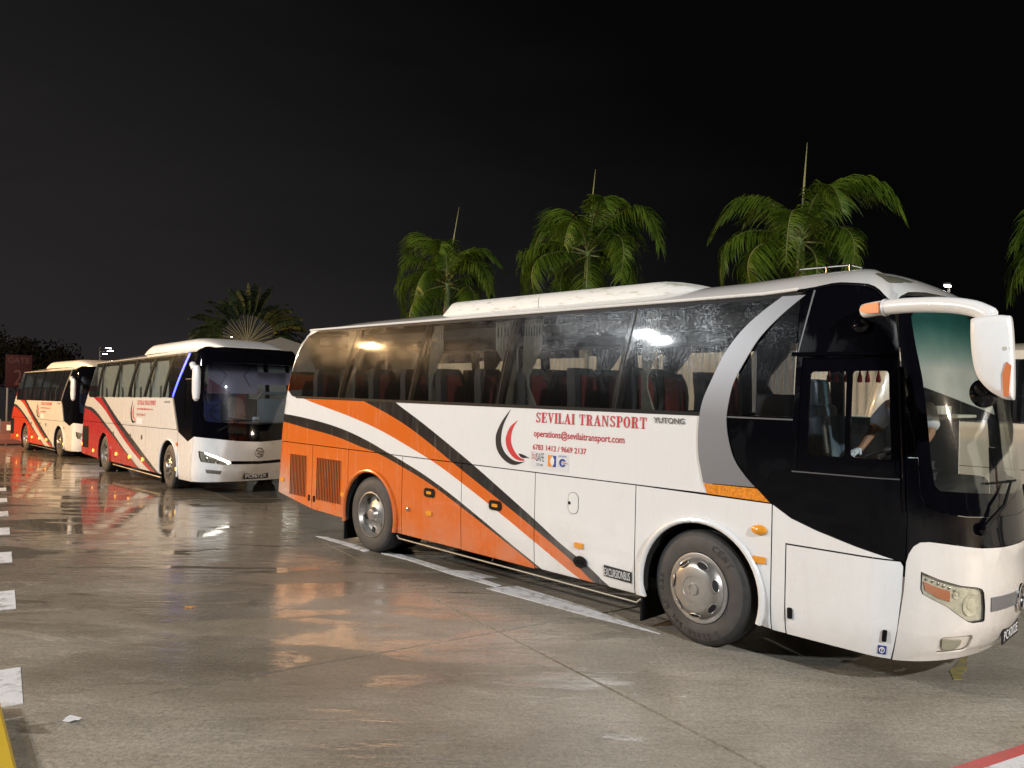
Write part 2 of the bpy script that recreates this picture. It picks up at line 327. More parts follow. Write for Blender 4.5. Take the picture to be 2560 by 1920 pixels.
# ------------------------------------------------------------------ the yard: gentle fall away behind the first coach
YAW1, BX, BY = -0.78349, -1.8885, 10.5006
def fall(x, y):
    w = (x - BX) * -.7086 + (y - BY) * .7056 - 1.0
    return w
def gz(x, y):
    w = min(fall(x, y), 60)
    g = -.021 * (w + math.sqrt(w * w + 1)) / 2
    return max(g, -.72 - .0008 * max(w - 34, 0)) if w > 30 else g
def concrete():
    m, t, N, L, p = nmat('wet_concrete')
    tcn = N.new('ShaderNodeTexCoord'); O = tcn.outputs['Object']
    def noise(scale, det=5, rough=.55, mp=None, dist=0.0):
        n = N.new('ShaderNodeTexNoise'); n.inputs['Scale'].default_value = scale; n.inputs['Detail'].default_value = det; n.inputs['Roughness'].default_value = rough; n.inputs['Distortion'].default_value = dist
        if mp:
            q = N.new('ShaderNodeMapping'); q.inputs['Rotation'].default_value = (0, 0, mp[0]); q.inputs['Scale'].default_value = mp[1]; L.new(O, q.inputs[0]); L.new(q.outputs[0], n.inputs['Vector'])
        else: L.new(O, n.inputs['Vector'])
        return n.outputs['Fac']
    def rng(v, a, b, c=0.0, d=1.0, smooth=True):
        r = N.new('ShaderNodeMapRange'); r.interpolation_type = 'SMOOTHSTEP' if smooth else 'LINEAR'
        for i, q in enumerate((a, b, c, d)): r.inputs[i + 1].default_value = q
        L.new(v, r.inputs[0]); return r.outputs[0]
    def mth(op, a, b, clamp=False):
        n = N.new('ShaderNodeMath'); n.operation = op; n.use_clamp = clamp
        for i, q in enumerate((a, b)):
            if isinstance(q, (int, float)): n.inputs[i].default_value = q
            else: L.new(q, n.inputs[i])
        return n.outputs[0]
    def mixc(f, a, b, mode='MIX'):
        n = N.new('ShaderNodeMix'); n.data_type = 'RGBA'; n.blend_type = mode
        if isinstance(f, (int, float)): n.inputs[0].default_value = f
        else: L.new(f, n.inputs[0])
        for i, q in ((6, a), (7, b)):
            if isinstance(q, tuple): n.inputs[i].default_value = (*q, 1)
            else: L.new(q, n.inputs[i])
        return n.outputs[2]
    # how low the yard lies: rain collects down the fall and on the left
    dp = N.new('ShaderNodeVectorMath'); dp.operation = 'DOT_PRODUCT'; dp.inputs[1].default_value = (-.72, .69, 0); L.new(O, dp.inputs[0])
    low = rng(dp.outputs['Value'], -1.0, 15.0, -.10, .18)
    A = (-.58, (.75, 1.35, 1))
    big = noise(.42, 5, .55, A, .4); mid = noise(1.7, 6, .6, A, .2); fin = noise(30, 4, .7); grit = noise(85, 3, .75)
    brush = noise(5.5, 5, .6, (-.58, (.55, 5.0, 1)))
    wet = rng(mth('ADD', mth('ADD', big, low), mth('MULTIPLY', mid, .22)), .50, .76)
    pn = mth('ADD', noise(1.05, 6, .62, (.52, (.45, 1.9, 1)), .8), mth('MULTIPLY', mid, .12))
    pud = rng(mth('ADD', pn, low), .715, .755)
    tone = mixc(rng(mid, .3, .72), (.258, .234, .188), (.345, .316, .262))
    tone = mixc(rng(noise(.9, 6, .65, None, .6), .56, .74, 0, .45), tone, (.225, .175, .11))
    damp = mixc(rng(mid, .3, .7), (.098, .083, .059), (.142, .122, .089))
    col = mixc(mth('MULTIPLY', wet, .75), tone, damp)
    v = mth('ADD', rng(fin, .28, .72, -.34, .34, False), rng(grit, .28, .72, -.34, .34, False))
    v = mth('ADD', v, rng(brush, .3, .7, -.10, .10, False))
    col = mixc(1.0, col, N.new('ShaderNodeCombineColor').outputs[0], 'MULTIPLY')
    cc = [n for n in N if n.type == 'COMBINE_COLOR'][0]; v1 = mth('MAXIMUM', mth('ADD', v, 1.0), .25)
    for i in range(3): L.new(v1, cc.inputs[i])
    stain = rng(noise(.75, 7, .7, (.3, (1, 1.6, 1)), 1.0), .58, .70, 0, .5)
    col = mixc(stain, col, (.075, .062, .044))
    col = mixc(mth('MULTIPLY', pud, .6), col, (.06, .05, .036))
    L.new(col, p.inputs['Base Color'])
    p.inputs['Roughness'].default_value = .62; p.inputs['Specular IOR Level'].default_value = .35
    # the film of rain lying on the slabs: unbroken in patches with crisp edges, only damp between them
    film = rng(mth('ADD', mth('ADD', noise(.95, 8, .60, (.52, (.55, 1.7, 1)), .9), low), mth('MULTIPLY', mid, .12)), .545, .60)
    cw = mth('MAXIMUM', rng(film, 0, 1, .50, 1.0, False), pud); L.new(cw, p.inputs['Coat Weight']); p.inputs['Coat IOR'].default_value = 1.46
    cr_ = mth('ADD', rng(film, 0, 1, .36, .085, False), rng(fin, .3, .7, -.04, .04, False))
    cr_ = mth('ADD', mth('MULTIPLY', cr_, mth('SUBTRACT', 1.0, pud)), mth('MULTIPLY', pud, .015), True); L.new(cr_, p.inputs['Coat Roughness'])
    hs = mth('ADD', mth('MULTIPLY', fin, .6), mth('ADD', mth('MULTIPLY', grit, .5), mth('MULTIPLY', brush, .5)))
    bp = N.new('ShaderNodeBump'); bp.inputs['Distance'].default_value = .007; bp.inputs['Strength'].default_value = .8; L.new(hs, bp.inputs['Height']); L.new(bp.outputs[0], p.inputs['Normal'])
    wav = mth('ADD', mth('MULTIPLY', noise(3.6, 4, .6, (.52, (.5, 2.0, 1))), 1.0), mth('MULTIPLY', fin, .13))
    b2 = N.new('ShaderNodeBump'); b2.inputs['Distance'].default_value = .011; L.new(wav, b2.inputs['Height']); L.new(rng(pud, 0, 1, .8, .08, False), b2.inputs['Strength']); L.new(b2.outputs[0], p.inputs['Coat Normal'])
    return m
CONC = concrete()
mb = MB()
rings = [0, 2, 4, 6, 8, 10, 12, 14, 16, 18, 20, 23, 26, 30, 35, 42, 50, 60, 75, 100, 160, 300, 700]; SEG = 72
for r_ in rings[1:]:
    for k in range(SEG):
        a = 2 * math.pi * k / SEG; q = (r_ * math.cos(a), r_ * math.sin(a)); mb.v.append((*q, gz(*q) - .06))
mb.v.append((0, 0, gz(0, 0) - .06)); ce = len(mb.v) - 1
for k in range(SEG): mb.f.append((ce, k, (k + 1) % SEG)); mb.m.append(0)
for i in range(len(rings) - 2):
    for k in range(SEG): mb.f.append((i * SEG + k, (i + 1) * SEG + k, (i + 1) * SEG + (k + 1) % SEG, i * SEG + (k + 1) % SEG)); mb.m.append(0)
ground = tag(mb.build('ground', CONC, ang=60), kind='structure')
GA = R(33.2); E1 = (math.cos(GA), math.sin(GA)); E2 = (math.sin(GA), -math.cos(GA)); GO = (-.07, 7.16); GS = 5.6
for i in range(-9, 7):
    for j in range(-9, 4):
        cx = GO[0] + (E1[0] * (i + .5) + E2[0] * (j + .5)) * GS; cy_ = GO[1] + (E1[1] * (i + .5) + E2[1] * (j + .5)) * GS
        if cy_ < -3 or math.hypot(cx, cy_) > 38 or abs(cx) > .8 * cy_ + 8: continue
        mb = MB(); n = 5; g_ = .013
        for b in range(n + 1):
            for a in range(n + 1):
                ua = i * GS + g_ + (GS - 2 * g_) * a / n; ub = j * GS + g_ + (GS - 2 * g_) * b / n
                # the sawn edges wander a few millimetres
                if a in (0, n): ua += random.uniform(-.003, .003)
                if b in (0, n): ub += random.uniform(-.003, .003)
                x_ = GO[0] + E1[0] * ua + E2[0] * ub; y_ = GO[1] + E1[1] * ua + E2[1] * ub; mb.v.append((x_, y_, gz(x_, y_)))
        for b in range(n):
            for a in range(n): q = b * (n + 1) + a; mb.f.append((q, q + n + 1, q + n + 2, q + 1)); mb.m.append(0)
        rim = [a for a in range(n)] + [n + b * (n + 1) for b in range(n)] + [(n + 1) ** 2 - 1 - a for a in range(n)] + [(n - b) * (n + 1) for b in range(n)]
        bo = len(mb.v); mb.v += [(mb.v[q][0], mb.v[q][1], mb.v[q][2] - .08) for q in rim]
        for k in range(len(rim)): mb.f.append((rim[k], rim[(k + 1) % len(rim)], bo + (k + 1) % len(rim), bo + k)); mb.m.append(0)
        mb.build('concrete_slab', CONC, ground, ang=50)
# paint on the ground
def worn(name, col, wear=(.26, .24, .21), lo=.52, hi=.62):
    m, t, N, L, p = nmat(name); tcn = N.new('ShaderNodeTexCoord')
    n = N.new('ShaderNodeTexNoise'); n.inputs['Scale'].default_value = 6; n.inputs['Detail'].default_value = 9; n.inputs['Roughness'].default_value = .68; L.new(tcn.outputs['Object'], n.inputs['Vector'])
    r = N.new('ShaderNodeMapRange'); r.inputs[1].default_value = lo; r.inputs[2].default_value = hi; L.new(n.outputs['Fac'], r.inputs[0])
    mx = N.new('ShaderNodeMix'); mx.data_type = 'RGBA'; mx.inputs[6].default_value = (*col, 1); mx.inputs[7].default_value = (*wear, 1); L.new(r.outputs[0], mx.inputs[0]); L.new(mx.outputs[2], p.inputs['Base Color'])
    p.inputs['Roughness'].default_value = .42; return m
LINE = worn('line_white', (.66, .67, .68), (.27, .25, .22), .50, .66); YEL = worn('paint_yellow', (.55, .38, .03), (.3, .25, .12), .58, .7); REDP = worn('paint_red', (.50, .085, .08), (.34, .1, .09), .5, .7)
def ground_poly(name, poly, m, h=.004, parent=None):
    mb = MB(); n = len(poly)
    mb.add([(x, y, gz(x, y) + h) for x, y in poly] + [(x, y, gz(x, y) - .01) for x, y in poly], [tuple(range(n))] + [(i, i + n, (i + 1) % n + n, (i + 1) % n) for i in range(n)])
    return tag(mb.build(name, m, parent, smooth=False), kind='structure')
ED = (-.5547, .832)
for k, (a, l) in enumerate([(0, .80), (2.66, .80), (5.1, .78), (7.45, .75), (9.6, .7), (11.8, .7), (14.0, .7)]):
    o_ = Vector((-3.32, 5.33)) + Vector(ED) * a; r_ = Vector((-.832, -.5547)) * .32; d_ = Vector(ED) * l
    ground_poly('white_dash_marking', [tuple(o_), tuple(o_ + d_), tuple(o_ + d_ + r_), tuple(o_ + r_)], LINE)
ground_poly('white_line_marking', [(-2.9, 11.62), (-2.72, 11.55), (-2.16, 10.99), (-1.9, 10.62), (-1.97, 10.55)], LINE)
ground_poly('white_line_marking', [(-1.72, 10.46), (-1.30, 10.07), (-.67, 9.33), (-.13, 8.80), (-.07, 8.87), (-.35, 9.2), (-.11, 9.21), (-.45, 9.53), (-.69, 9.58), (-1.44, 10.41)], LINE)
ground_poly('white_line_marking', [(-.24, 8.72), (.14, 8.36), (.78, 7.76), (1.44, 7.2), (1.12, 7.62), (.8, 8.08), (.12, 8.86)], LINE)
YELW = worn('paint_yellow_faded', (.30, .25, .06), (.17, .15, .11), .42, .60)
ground_poly('yellow_line_marking', [(3.60, 6.20), (3.67, 6.20), (3.74, 6.33), (3.87, 6.47), (3.98, 6.66), (4.3, 7.1), (4.22, 7.14), (3.89, 6.63), (3.78, 6.50), (3.68, 6.40)], YELW)
a_ = Vector((2.74, 4.71)); d_ = Vector((.888, .46)); n_ = Vector((.46, -.888))
def band(o, a, b, l0, l1): return [tuple(o + d_ * l0 + n_ * a), tuple(o + d_ * l0 + n_ * b), tuple(o + d_ * l1 + n_ * b), tuple(o + d_ * l1 + n_ * a)]
ground_poly('red_line_marking', band(a_, 0, .085, -1.2, 4), REDP)
ground_poly('white_edge_marking', band(a_, .087, .42, -1.2, 4), LINE)
# kerb
kb = empty('yellow_kerb', (-3.42, 5.24, gz(-3.42, 5.24)), label='yellow painted concrete kerb at the near left corner', cat='kerb')
kd = Vector((.612, -.791)); kn = Vector((-.791, -.612))
for k in range(4):
    mb = MB(); a0 = k * .9 + (.004 if k else 0); a1 = (k + 1) * .9 - .004
    prof = [(0, -.03), (.012, .09), (.03, .11), (.28, .11), (.30, .10), (.30, -.03)]
    vs = [(kd.x * a + kn.x * p, kd.y * a + kn.y * p, h) for a in (a0, a1) for p, h in prof]; n = len(prof)
    mb.add(vs, [tuple(range(n))[::-1], tuple(range(n, 2 * n))] + [(i, (i + 1) % n, (i + 1) % n + n, i + n) for i in range(n)])
    mb.build('kerb_stone', YEL, kb, ang=20)
# litter
mb = MB(); pts = [(.05 * math.cos(k * 2 * math.pi / 9) * (1 + .5 * math.sin(k * 2.3)), .045 * math.sin(k * 2 * math.pi / 9)) for k in range(9)]
mb.prism(pts, lambda a, b, d: (a - 2.845, b + 5.08, gz(-2.84, 5.08) + d + .012 * abs(math.sin(a * 60))), .003, .007)
tag(mb.build('tissue_litter', PLATEW, smooth=False), 'crumpled scrap of white tissue lying on the concrete', 'litter')
mb = MB(); mb.prism([(0, .035), (.02, .012), (.05, .01), (.025, -.008), (.03, -.035), (0, -.018), (-.03, -.035), (-.025, -.008), (-.05, .01), (-.02, .012)], lambda a, b, d: (a * 1.2 - 3.16, b * 1.2 + 7.7, gz(-3.16, 7.7) + d + .02 * abs(a) * 4), .003, .006)
tag(mb.build('fallen_leaf', AMBER, smooth=False), 'small yellow fallen leaf on the wet concrete', 'leaf')
# ------------------------------------------------------------------ lamps
POLE = pm('galvanised_pole', (.20, .20, .20), .5, metal=.6)
LITC = emis('lamp_lens_cool', (.93, .97, 1), 60); LITW = emis('lamp_lens_warm', (1, .72, .36), 60); LITN = emis('lamp_lens_neutral', (1, .93, .80), 60)
def lamp_post(loc, heads, label, lit=LITC, arm=1.0, name='lamp_post', group=None):
    """heads: list of (angle, height, light energy, colour, radius)"""
    g = gz(loc[0], loc[1]); t = empty(name, (loc[0], loc[1], g), label=label, cat='lamp post', group=group)
    H = max(h[1] for h in heads)
    mb = MB(); mb.lathe([(.16, 0), (.16, .03), (.085, .04), (.08, 1.2), (.05, H), (0, H)], seg=12); mb.build('pole', POLE, t)
    for ang, h, en, colr, rad in heads:
        c, s_ = math.cos(ang), math.sin(ang)
        mb = MB(); mb.tube([(0, 0, h - .5), (.35 * arm * c, .35 * arm * s_, h - .1), (arm * c, arm * s_, h)], .03, 8); mb.build('bracket', POLE, t)
        M = Matrix.Rotation(ang, 3, 'Z'); mb = MB(); mb.box((arm * c, arm * s_, h + .03), (.55, .26, .09), mat=M, bev=.03); hd = mb.build('lamp_head', POLE, t)
        mb = MB(); mb.box((arm * c, arm * s_, h - .02), (.46, .2, .03), mat=M); mb.build('lens', lit, hd)
        if en:
            ld = bpy.data.lights.new('lamp_light', 'POINT'); ld.energy = en; ld.color = colr; ld.shadow_soft_size = rad
            lo = bpy.data.objects.new('lamp_light', ld); lo.location = (arm * c, arm * s_, h - .25 - rad); link(lo, t)
    return t
COOL, WARM, NEUT = (.92, .96, 1.0), (1.0, .60, .27), (1.0, .80, .60)
lamp_post((-18.2, 5.0), [(-.2, 9.2, 6300, COOL, .08), (-1.3, 9.0, 4500, COOL, .08)], 'double headed floodlight mast beside the yard to the left')
lamp_post((-28.2, 16.4), [(-.3, 9.2, 14000, WARM, .1)], 'warm single arm lamp post further along the left of the yard', LITW)
lamp_post((8.5, -8.5), [(1.8, 10.0, 10500, (.96, .97, 1.0), .25)], 'tall white lamp post behind the viewer', LITN)
lamp_post((-30.5, 27.0), [(-.5, 9.0, 10500, WARM, .2)], 'unseen second warm lamp post, added to warm the two rear coaches', LITW)  # added lamp out of view, warms the sides of the red striped coaches
lamp_post((26.2, -1.9), [(2.9, 6.55, 8800, NEUT, .12)], 'warm white lamp post to the right of the yard', LITN)
lamp_post((17.65, 31.2), [(-2.2, 6.93, 0, NEUT, .12)], 'lit lamp head shining just above the roof of the nearest coach', LITN, arm=.4)
lamp_post((-37.6, 70), [(.3, 5.9, 0, COOL, .2), (1.2, 6.15, 0, COOL, .2), (-.6, 5.55, 0, COOL, .2)], 'cluster of bright white lamps above the rearmost coaches', LITC, arm=.9)
lamp_post((-24.3, 62), [(0, 6.9, 0, COOL, .2)], 'curved arm lamp shining left of the fan shaped palm', LITC, arm=1.5)
# ------------------------------------------------------------------ coaches
def skin_mesh(mb, sh, loops, off=0.0, thick=.004, side=0, m=0, ds=.09, dz=.15):
    bm = bmesh.new()
    for lp in loops:
        q = []
        for p in lp:
            if not q or abs(p[0] - q[-1][0]) + abs(p[1] - q[-1][1]) > 1e-4: q.append(p)
        if abs(q[0][0] - q[-1][0]) + abs(q[0][1] - q[-1][1]) < 1e-4: q.pop()
        vs = [bm.verts.new((p[0], p[1], 0)) for p in q]
        for i in range(len(vs)): bm.edges.new((vs[i], vs[(i + 1) % len(vs)]))
    bmesh.ops.triangle_fill(bm, use_beauty=True, use_dissolve=False, edges=bm.edges[:], normal=(0, 0, 1))
    s0 = min(v.co.x for v in bm.verts); s1 = max(v.co.x for v in bm.verts); z0 = min(v.co.y for v in bm.verts); z1 = max(v.co.y for v in bm.verts)
    cuts = []; s = sh.xs
    while s < s1: cuts.append((s, 0)); s += ds
    s = -1.5
    while s > s0: cuts.append((s, 0)); s -= ds * 1.4
    z = .36
    while z < z1: cuts.append((z, 1)); z += dz if z > sh.belt - .2 or s1 > sh.xs or s0 < -1.8 else .3
    for c, ax in cuts:
        if (s0 if ax == 0 else z0) < c < (s1 if ax == 0 else z1):
            bmesh.ops.bisect_plane(bm, geom=bm.verts[:] + bm.edges[:] + bm.faces[:], plane_co=(c, 0, 0) if ax == 0 else (0, c, 0), plane_no=(1, 0, 0) if ax == 0 else (0, 1, 0), dist=1e-5)
    bm.normal_update()
    for f in bm.faces:
        if f.normal.z < 0: f.normal_flip()
    bm.verts.index_update(); n = len(bm.verts); flat = [(v.co.x, v.co.y) for v in bm.verts]
    vs = [sh.pt(a, b, off, side) for a, b in flat] + [sh.pt(a, b, off - thick, side) for a, b in flat]
    fs = []
    for f in bm.faces:
        idx = [v.index for v in f.verts]; fs.append(idx); fs.append([i + n for i in reversed(idx)])
    for e_ in bm.edges:
        if len(e_.link_faces) == 1:
            a, b = e_.verts[0].index, e_.verts[1].index
            l = e_.link_faces[0].loops
            fwd = any(lp.vert.index == a and lp.link_loop_next.vert.index == b for lp in l)
            fs.append([b, a, a + n, b + n] if fwd else [a, b, b + n, a + n])
    bm.free()
    if side: fs = [list(reversed(f)) for f in fs]
    mb.add(vs, fs, m)
def part(c, name, loops, mat, off=0.0, thick=.004, side=0, parent=None, both=False, ang=40):
    """a panel of the coach skin; both = the same panel on both sides in one piece (front and rear parts)"""
    mb = MB(); loops = loops if isinstance(loops[0][0], (tuple, list)) else [loops]
    for sd in ((0, 1) if both else (side,)): skin_mesh(mb, c['sh'], loops, off, thick, sd)
    return mb.build(name, mat, parent or c['root'], ang=ang, tri=True)
def text_mesh(txt, bold=0.0):
    cu = bpy.data.curves.new('lettering', 'FONT'); cu.body = txt; cu.offset = bold; cu.resolution_u = 3
    o = bpy.data.objects.new('lettering', cu); COL.objects.link(o)
    me = bpy.data.meshes.new_from_object(o.evaluated_get(bpy.context.evaluated_depsgraph_get()))
    bpy.data.objects.remove(o); bpy.data.curves.remove(cu)
    vs = [(v.co.x, v.co.y) for v in me.vertices]; fs = [tuple(p.vertices) for p in me.polygons]; bpy.data.meshes.remove(me)
    x0 = min(v[0] for v in vs); x1 = max(v[0] for v in vs); y0 = min(v[1] for v in vs); y1 = max(v[1] for v in vs)
    return [((a - x0) / (x1 - x0), (b - y0) / (y1 - y0)) for a, b in vs], fs
def lettering(c, name, txt, s0, z0, s1, z1, mat, off=.003, bold=.012, parent=None, slant=0.0, sh=None):
    vs, fs = text_mesh(txt, bold); sh = sh or c['sh']
    mb = MB(); mb.add([sh.pt(s0 + a * (s1 - s0) + slant * b, z0 + b * (z1 - z0), off) for a, b in vs], fs)
    return mb.build(name, mat, parent or c['root'], smooth=False, tri=True)
def flat_text(name, txt, fn, mat, parent, bold=.012):
    vs, fs = text_mesh(txt, bold); mb = MB(); mb.add([fn(a, b) for a, b in vs], fs); return mb.build(name, mat, parent, smooth=False, tri=True)
# slab serif capitals on a unit box, as overlapping plates at slightly different heights
def ringpoly(cx, cy, ax, ay, bx, by, a0, a1, n=14):
    o = [(cx + ax * math.cos(R(a0 + (a1 - a0) * i / n)), cy + ay * math.sin(R(a0 + (a1 - a0) * i / n))) for i in range(n + 1)]
    i_ = [(cx + bx * math.cos(R(a0 + (a1 - a0) * i / n)), cy + by * math.sin(R(a0 + (a1 - a0) * i / n))) for i in range(n + 1)]
    return [[o[k], o[k + 1], i_[k + 1], i_[k]] for k in range(n)]
def rc(x0, y0, x1, y1): return [(x0, y0), (x1, y0), (x1, y1), (x0, y1)]
def stem(x, w=.25, sf=.09): return [rc(x, .07, x + w, .93), rc(x - sf, 0, x + w + sf, .07), rc(x - sf, .93, x + w + sf, 1)]
GL = {
 'E': (.82, stem(.12) + [rc(.32, 0, .76, .075), rc(.32, .925, .76, 1), rc(.32, .46, .55, .54), rc(.68, .075, .76, .28), rc(.68, .72, .76, .925), rc(.52, .36, .58, .46), rc(.52, .54, .58, .64)]),
 'I': (.45, stem(.12)),
 'L': (.78, stem(.12) + [rc(.41, 0, .74, .075), rc(.66, .075, .74, .3)]),
 'V': (.92, [[(.14, .93), (.36, .93), (.55, .22), (.46, 0), (.42, 0)], [(.70, .93), (.78, .93), (.5, 0), (.46, .0), (.52, .28)], rc(.03, .93, .45, 1), rc(.60, .93, .89, 1)]),
 'A': (.94, [[(.14, .07), (.22, .07), (.47, .78), (.47, 1), (.42, 1)], [(.58, .07), (.82, .07), (.53, 1), (.44, 1), (.42, .86)], rc(.26, .28, .62, .35), rc(.03, 0, .33, .07), rc(.50, 0, .92, .07)]),
 'T': (.86, [rc(.33, .07, .53, .925), rc(.22, 0, .64, .07), rc(.06, .925, .80, 1), rc(.06, .68, .13, .925), rc(.73, .68, .80, .925)]),
 'P': (.80, stem(.12) + [rc(.32, .925, .48, 1), rc(.32, .44, .48, .52)] + ringpoly(.46, .72, .30, .28, .12, .20, -90, 90)),
 'R': (.92, stem(.12) + [rc(.32, .925, .48, 1), rc(.32, .47, .48, .54)] + ringpoly(.46, .735, .29, .265, .11, .19, -90, 90) + [[(.48, .50), (.62, .50), (.74, .07), (.55, .07)], rc(.53, 0, .90, .07)]),
 'N': (.94, [rc(.12, .07, .20, .93), rc(.70, .07, .78, .93), [(.12, .95), (.32, .95), (.78, .0), (.66, 0)], rc(.03, 0, .31, .07), rc(.03, .95, .30, 1), rc(.58, .93, .90, 1)]),
 'O': (.86, ringpoly(.42, .5, .38, .51, .17, .43, 0, 360, 24)),
 'S': (.74, ringpoly(.36, .73, .29, .27, .13, .19, 20, 200, 10) + [[(.09, .66), (.25, .70), (.36, .56), (.30, .44)], [(.30, .44), (.36, .56), (.50, .50), (.46, .38)], [(.46, .38), (.50, .50), (.66, .34), (.50, .28)]] + ringpoly(.37, .27, .29, .27, .13, .19, 200, 380, 10) + [rc(.58, .72, .65, .98), rc(.07, .02, .14, .28)])}
def serif_text(c, name, txt, s0, z0, s1, z1, mat, off=.003):
    tot = sum(.5 if ch == ' ' else GL[ch][0] + .03 for ch in txt); mb = MB(); x = 0; k = 0
    for ch in txt:
        if ch == ' ': x += .5; mb.build(name, mat, c['root'], smooth=False, tri=True); mb = MB(); continue
        w, pl = GL[ch]
        for pg in pl:
            k += 1; mb.add([c['sh'].pt(s0 + (x + a) / tot * (s1 - s0), z0 + b * (z1 - z0), off + .00012 * (k % 9)) for a, b in pg], [tuple(range(len(pg)))])
        x += w + .03
    return mb.build(name, mat, c['root'], smooth=False, tri=True) if mb.v else None
def make_tyre(name, parent, r=.515, w=.28, face=True, rim_r=.30):
    """local frame: axle along y, outer face towards -y at y = 0"""
    mb = MB()
    prof = [(rim_r, .02), (rim_r + .02, -.012), (rim_r + .07, -.024), (r - .09, -.020), (r - .055, -.008), (r - .03, .004), (r - .012, .016), (r, .035), (r + .001, .08), (r - .008, .085), (r - .008, .095), (r + .001, .1), (r + .002, .135), (r - .008, .14), (r - .008, .15), (r + .001, .155), (r, w - .03), (r - .03, w), (rim_r, w - .02)]
    mb.lathe([(a, b) for a, b in prof], ax=(0, 1, 0), seg=56)
    k = 56
    for i in range(len(prof) - 1):
        for j in range(k):
            f = i * k + j; mb.m[f] = 1 if 1 <= i <= 3 else (2 if i >= 6 else 0)
    return mb.build(name, [RUBBER, SIDEW, TREAD], parent, ang=28)
def wheel(c, x, y, r, kind, steer=0.0, flip=False, letters=False, dual=False, zc=None):
    we = bpy.data.objects.new('wheel', None); link(we, c['root']); we.location = (x, y, r - .008 if zc is None else zc); we.rotation_euler = (0, 0, steer + (math.pi if flip else 0))
    rim_r = .30
    ty = make_tyre('tyre', we, r)
    if dual: t2 = make_tyre('inner_tyre', we, r); t2.location = (0, .33, 0)
    if kind == 'front':      # domed cap standing proud, eight oval hand holes round the rim
        prof = [(.31, .0), (.312, -.018), (.295, -.022), (.272, -.02), (.258, -.045), (.225, -.078), (.19, -.09), (.112, -.094), (.109, -.09), (.056, -.09), (.054, -.102), (.042, -.104), (.04, -.096), (0, -.096)]
    elif kind == 'rear':     # deep dish
        prof = [(.31, .0), (.312, -.016), (.292, -.02), (.28, .0), (.268, .06), (.255, .075), (.20, .07), (.13, .04), (.10, .03), (.085, .0), (.075, -.02), (.04, -.03), (0, -.03)]
    else:                    # plain steel disc wheel
        prof = [(.31, .0), (.312, -.016), (.295, -.018), (.285, .02), (.265, .05), (.24, .03), (.16, -.01), (.13, -.03), (.12, -.07), (.10, -.09), (0, -.09)]
    mb = MB(); mb.lathe(prof, ax=(0, 1, 0), seg=48); mb.build('hub_cap', STEEL if kind == 'disc' else HUBM, we, ang=30)
    mb = MB(); mb.lathe([(.299, .01), (.299, .2), (0, .2)], ax=(0, 1, 0), seg=32); mb.build('rim_barrel', DARK, we)
    n = 7 if kind == 'front' else (6 if kind == 'rear' else 10)
    for k in range(n):
        a = 2 * math.pi * k / n + .3; rr = .235 if kind == 'front' else (.215 if kind == 'rear' else .205); yy = (-.064, .074, .012)[('front', 'rear', 'disc').index(kind)]
        ca, sa = math.cos(a), math.sin(a); tilt = (.8, -.05, .35)[('front', 'rear', 'disc').index(kind)]
        A_, B_ = (.052, .026) if kind == 'front' else ((.034, .05) if kind == 'rear' else (.026, .026))
        mb = MB()
        def pnt(u, v, d, ca=ca, sa=sa): q = rr + v * math.cos(tilt); return (ca * q - sa * u, yy + d + v * math.sin(tilt), sa * q + ca * u)
        mb.prism([(A_ * math.cos(t_ * math.pi / 9), B_ * math.sin(t_ * math.pi / 9)) for t_ in range(18)], pnt, -.012, .012)
        mb.build('hand_hole', DARK, we)
        if kind == 'front':
            mb = MB(); mb.tube([pnt(A_ * 1.12 * math.cos(t_ * math.pi / 12), B_ * 1.2 * math.sin(t_ * math.pi / 12), -.010) for t_ in range(25)], .006, 6, cap=False); mb.build('hole_lip', HUBM, we)
    for k in range(10 if kind == 'disc' else 0):
        a = 2 * math.pi * k / 10; mb = MB(); mb.lathe([(.016, 0), (.016, -.03), (0, -.034)], o=(.15 * math.cos(a), -.012, .15 * math.sin(a)), ax=(0, 1, 0), seg=6); mb.build('wheel_nut', STEEL, we)
    if letters:
        for txt, mid, up, sz in (('295/80R22.5', -95, False, 1), ('SP/035', 195, True, 1.15), ('CENT', 52, True, 1.25)):
            for q, ch in enumerate(txt):
                mb = MB()
                v, f = text_mesh(ch, .01); step = 7.2 * sz; a = R(mid + ((len(txt) - 1) / 2 - q) * step * (1 if up else -1)); w_, h_ = (.035 * sz if ch not in './1' else .016, .048 * sz if ch != '.' else .01)
                ca, sa = math.cos(a), math.sin(a); r0 = .415; s_ = 1 if up else -1
                mb.add([((r0 + s_ * (b - .5) * h_) * ca + s_ * (u - .5) * w_ * sa, -.0275, (r0 + s_ * (b - .5) * h_) * sa - s_ * (u - .5) * w_ * ca) for u, b in v], f)
                mb.build('tyre_letter', RUBBER, ty, smooth=False, tri=True)
    return we
_seat = {}
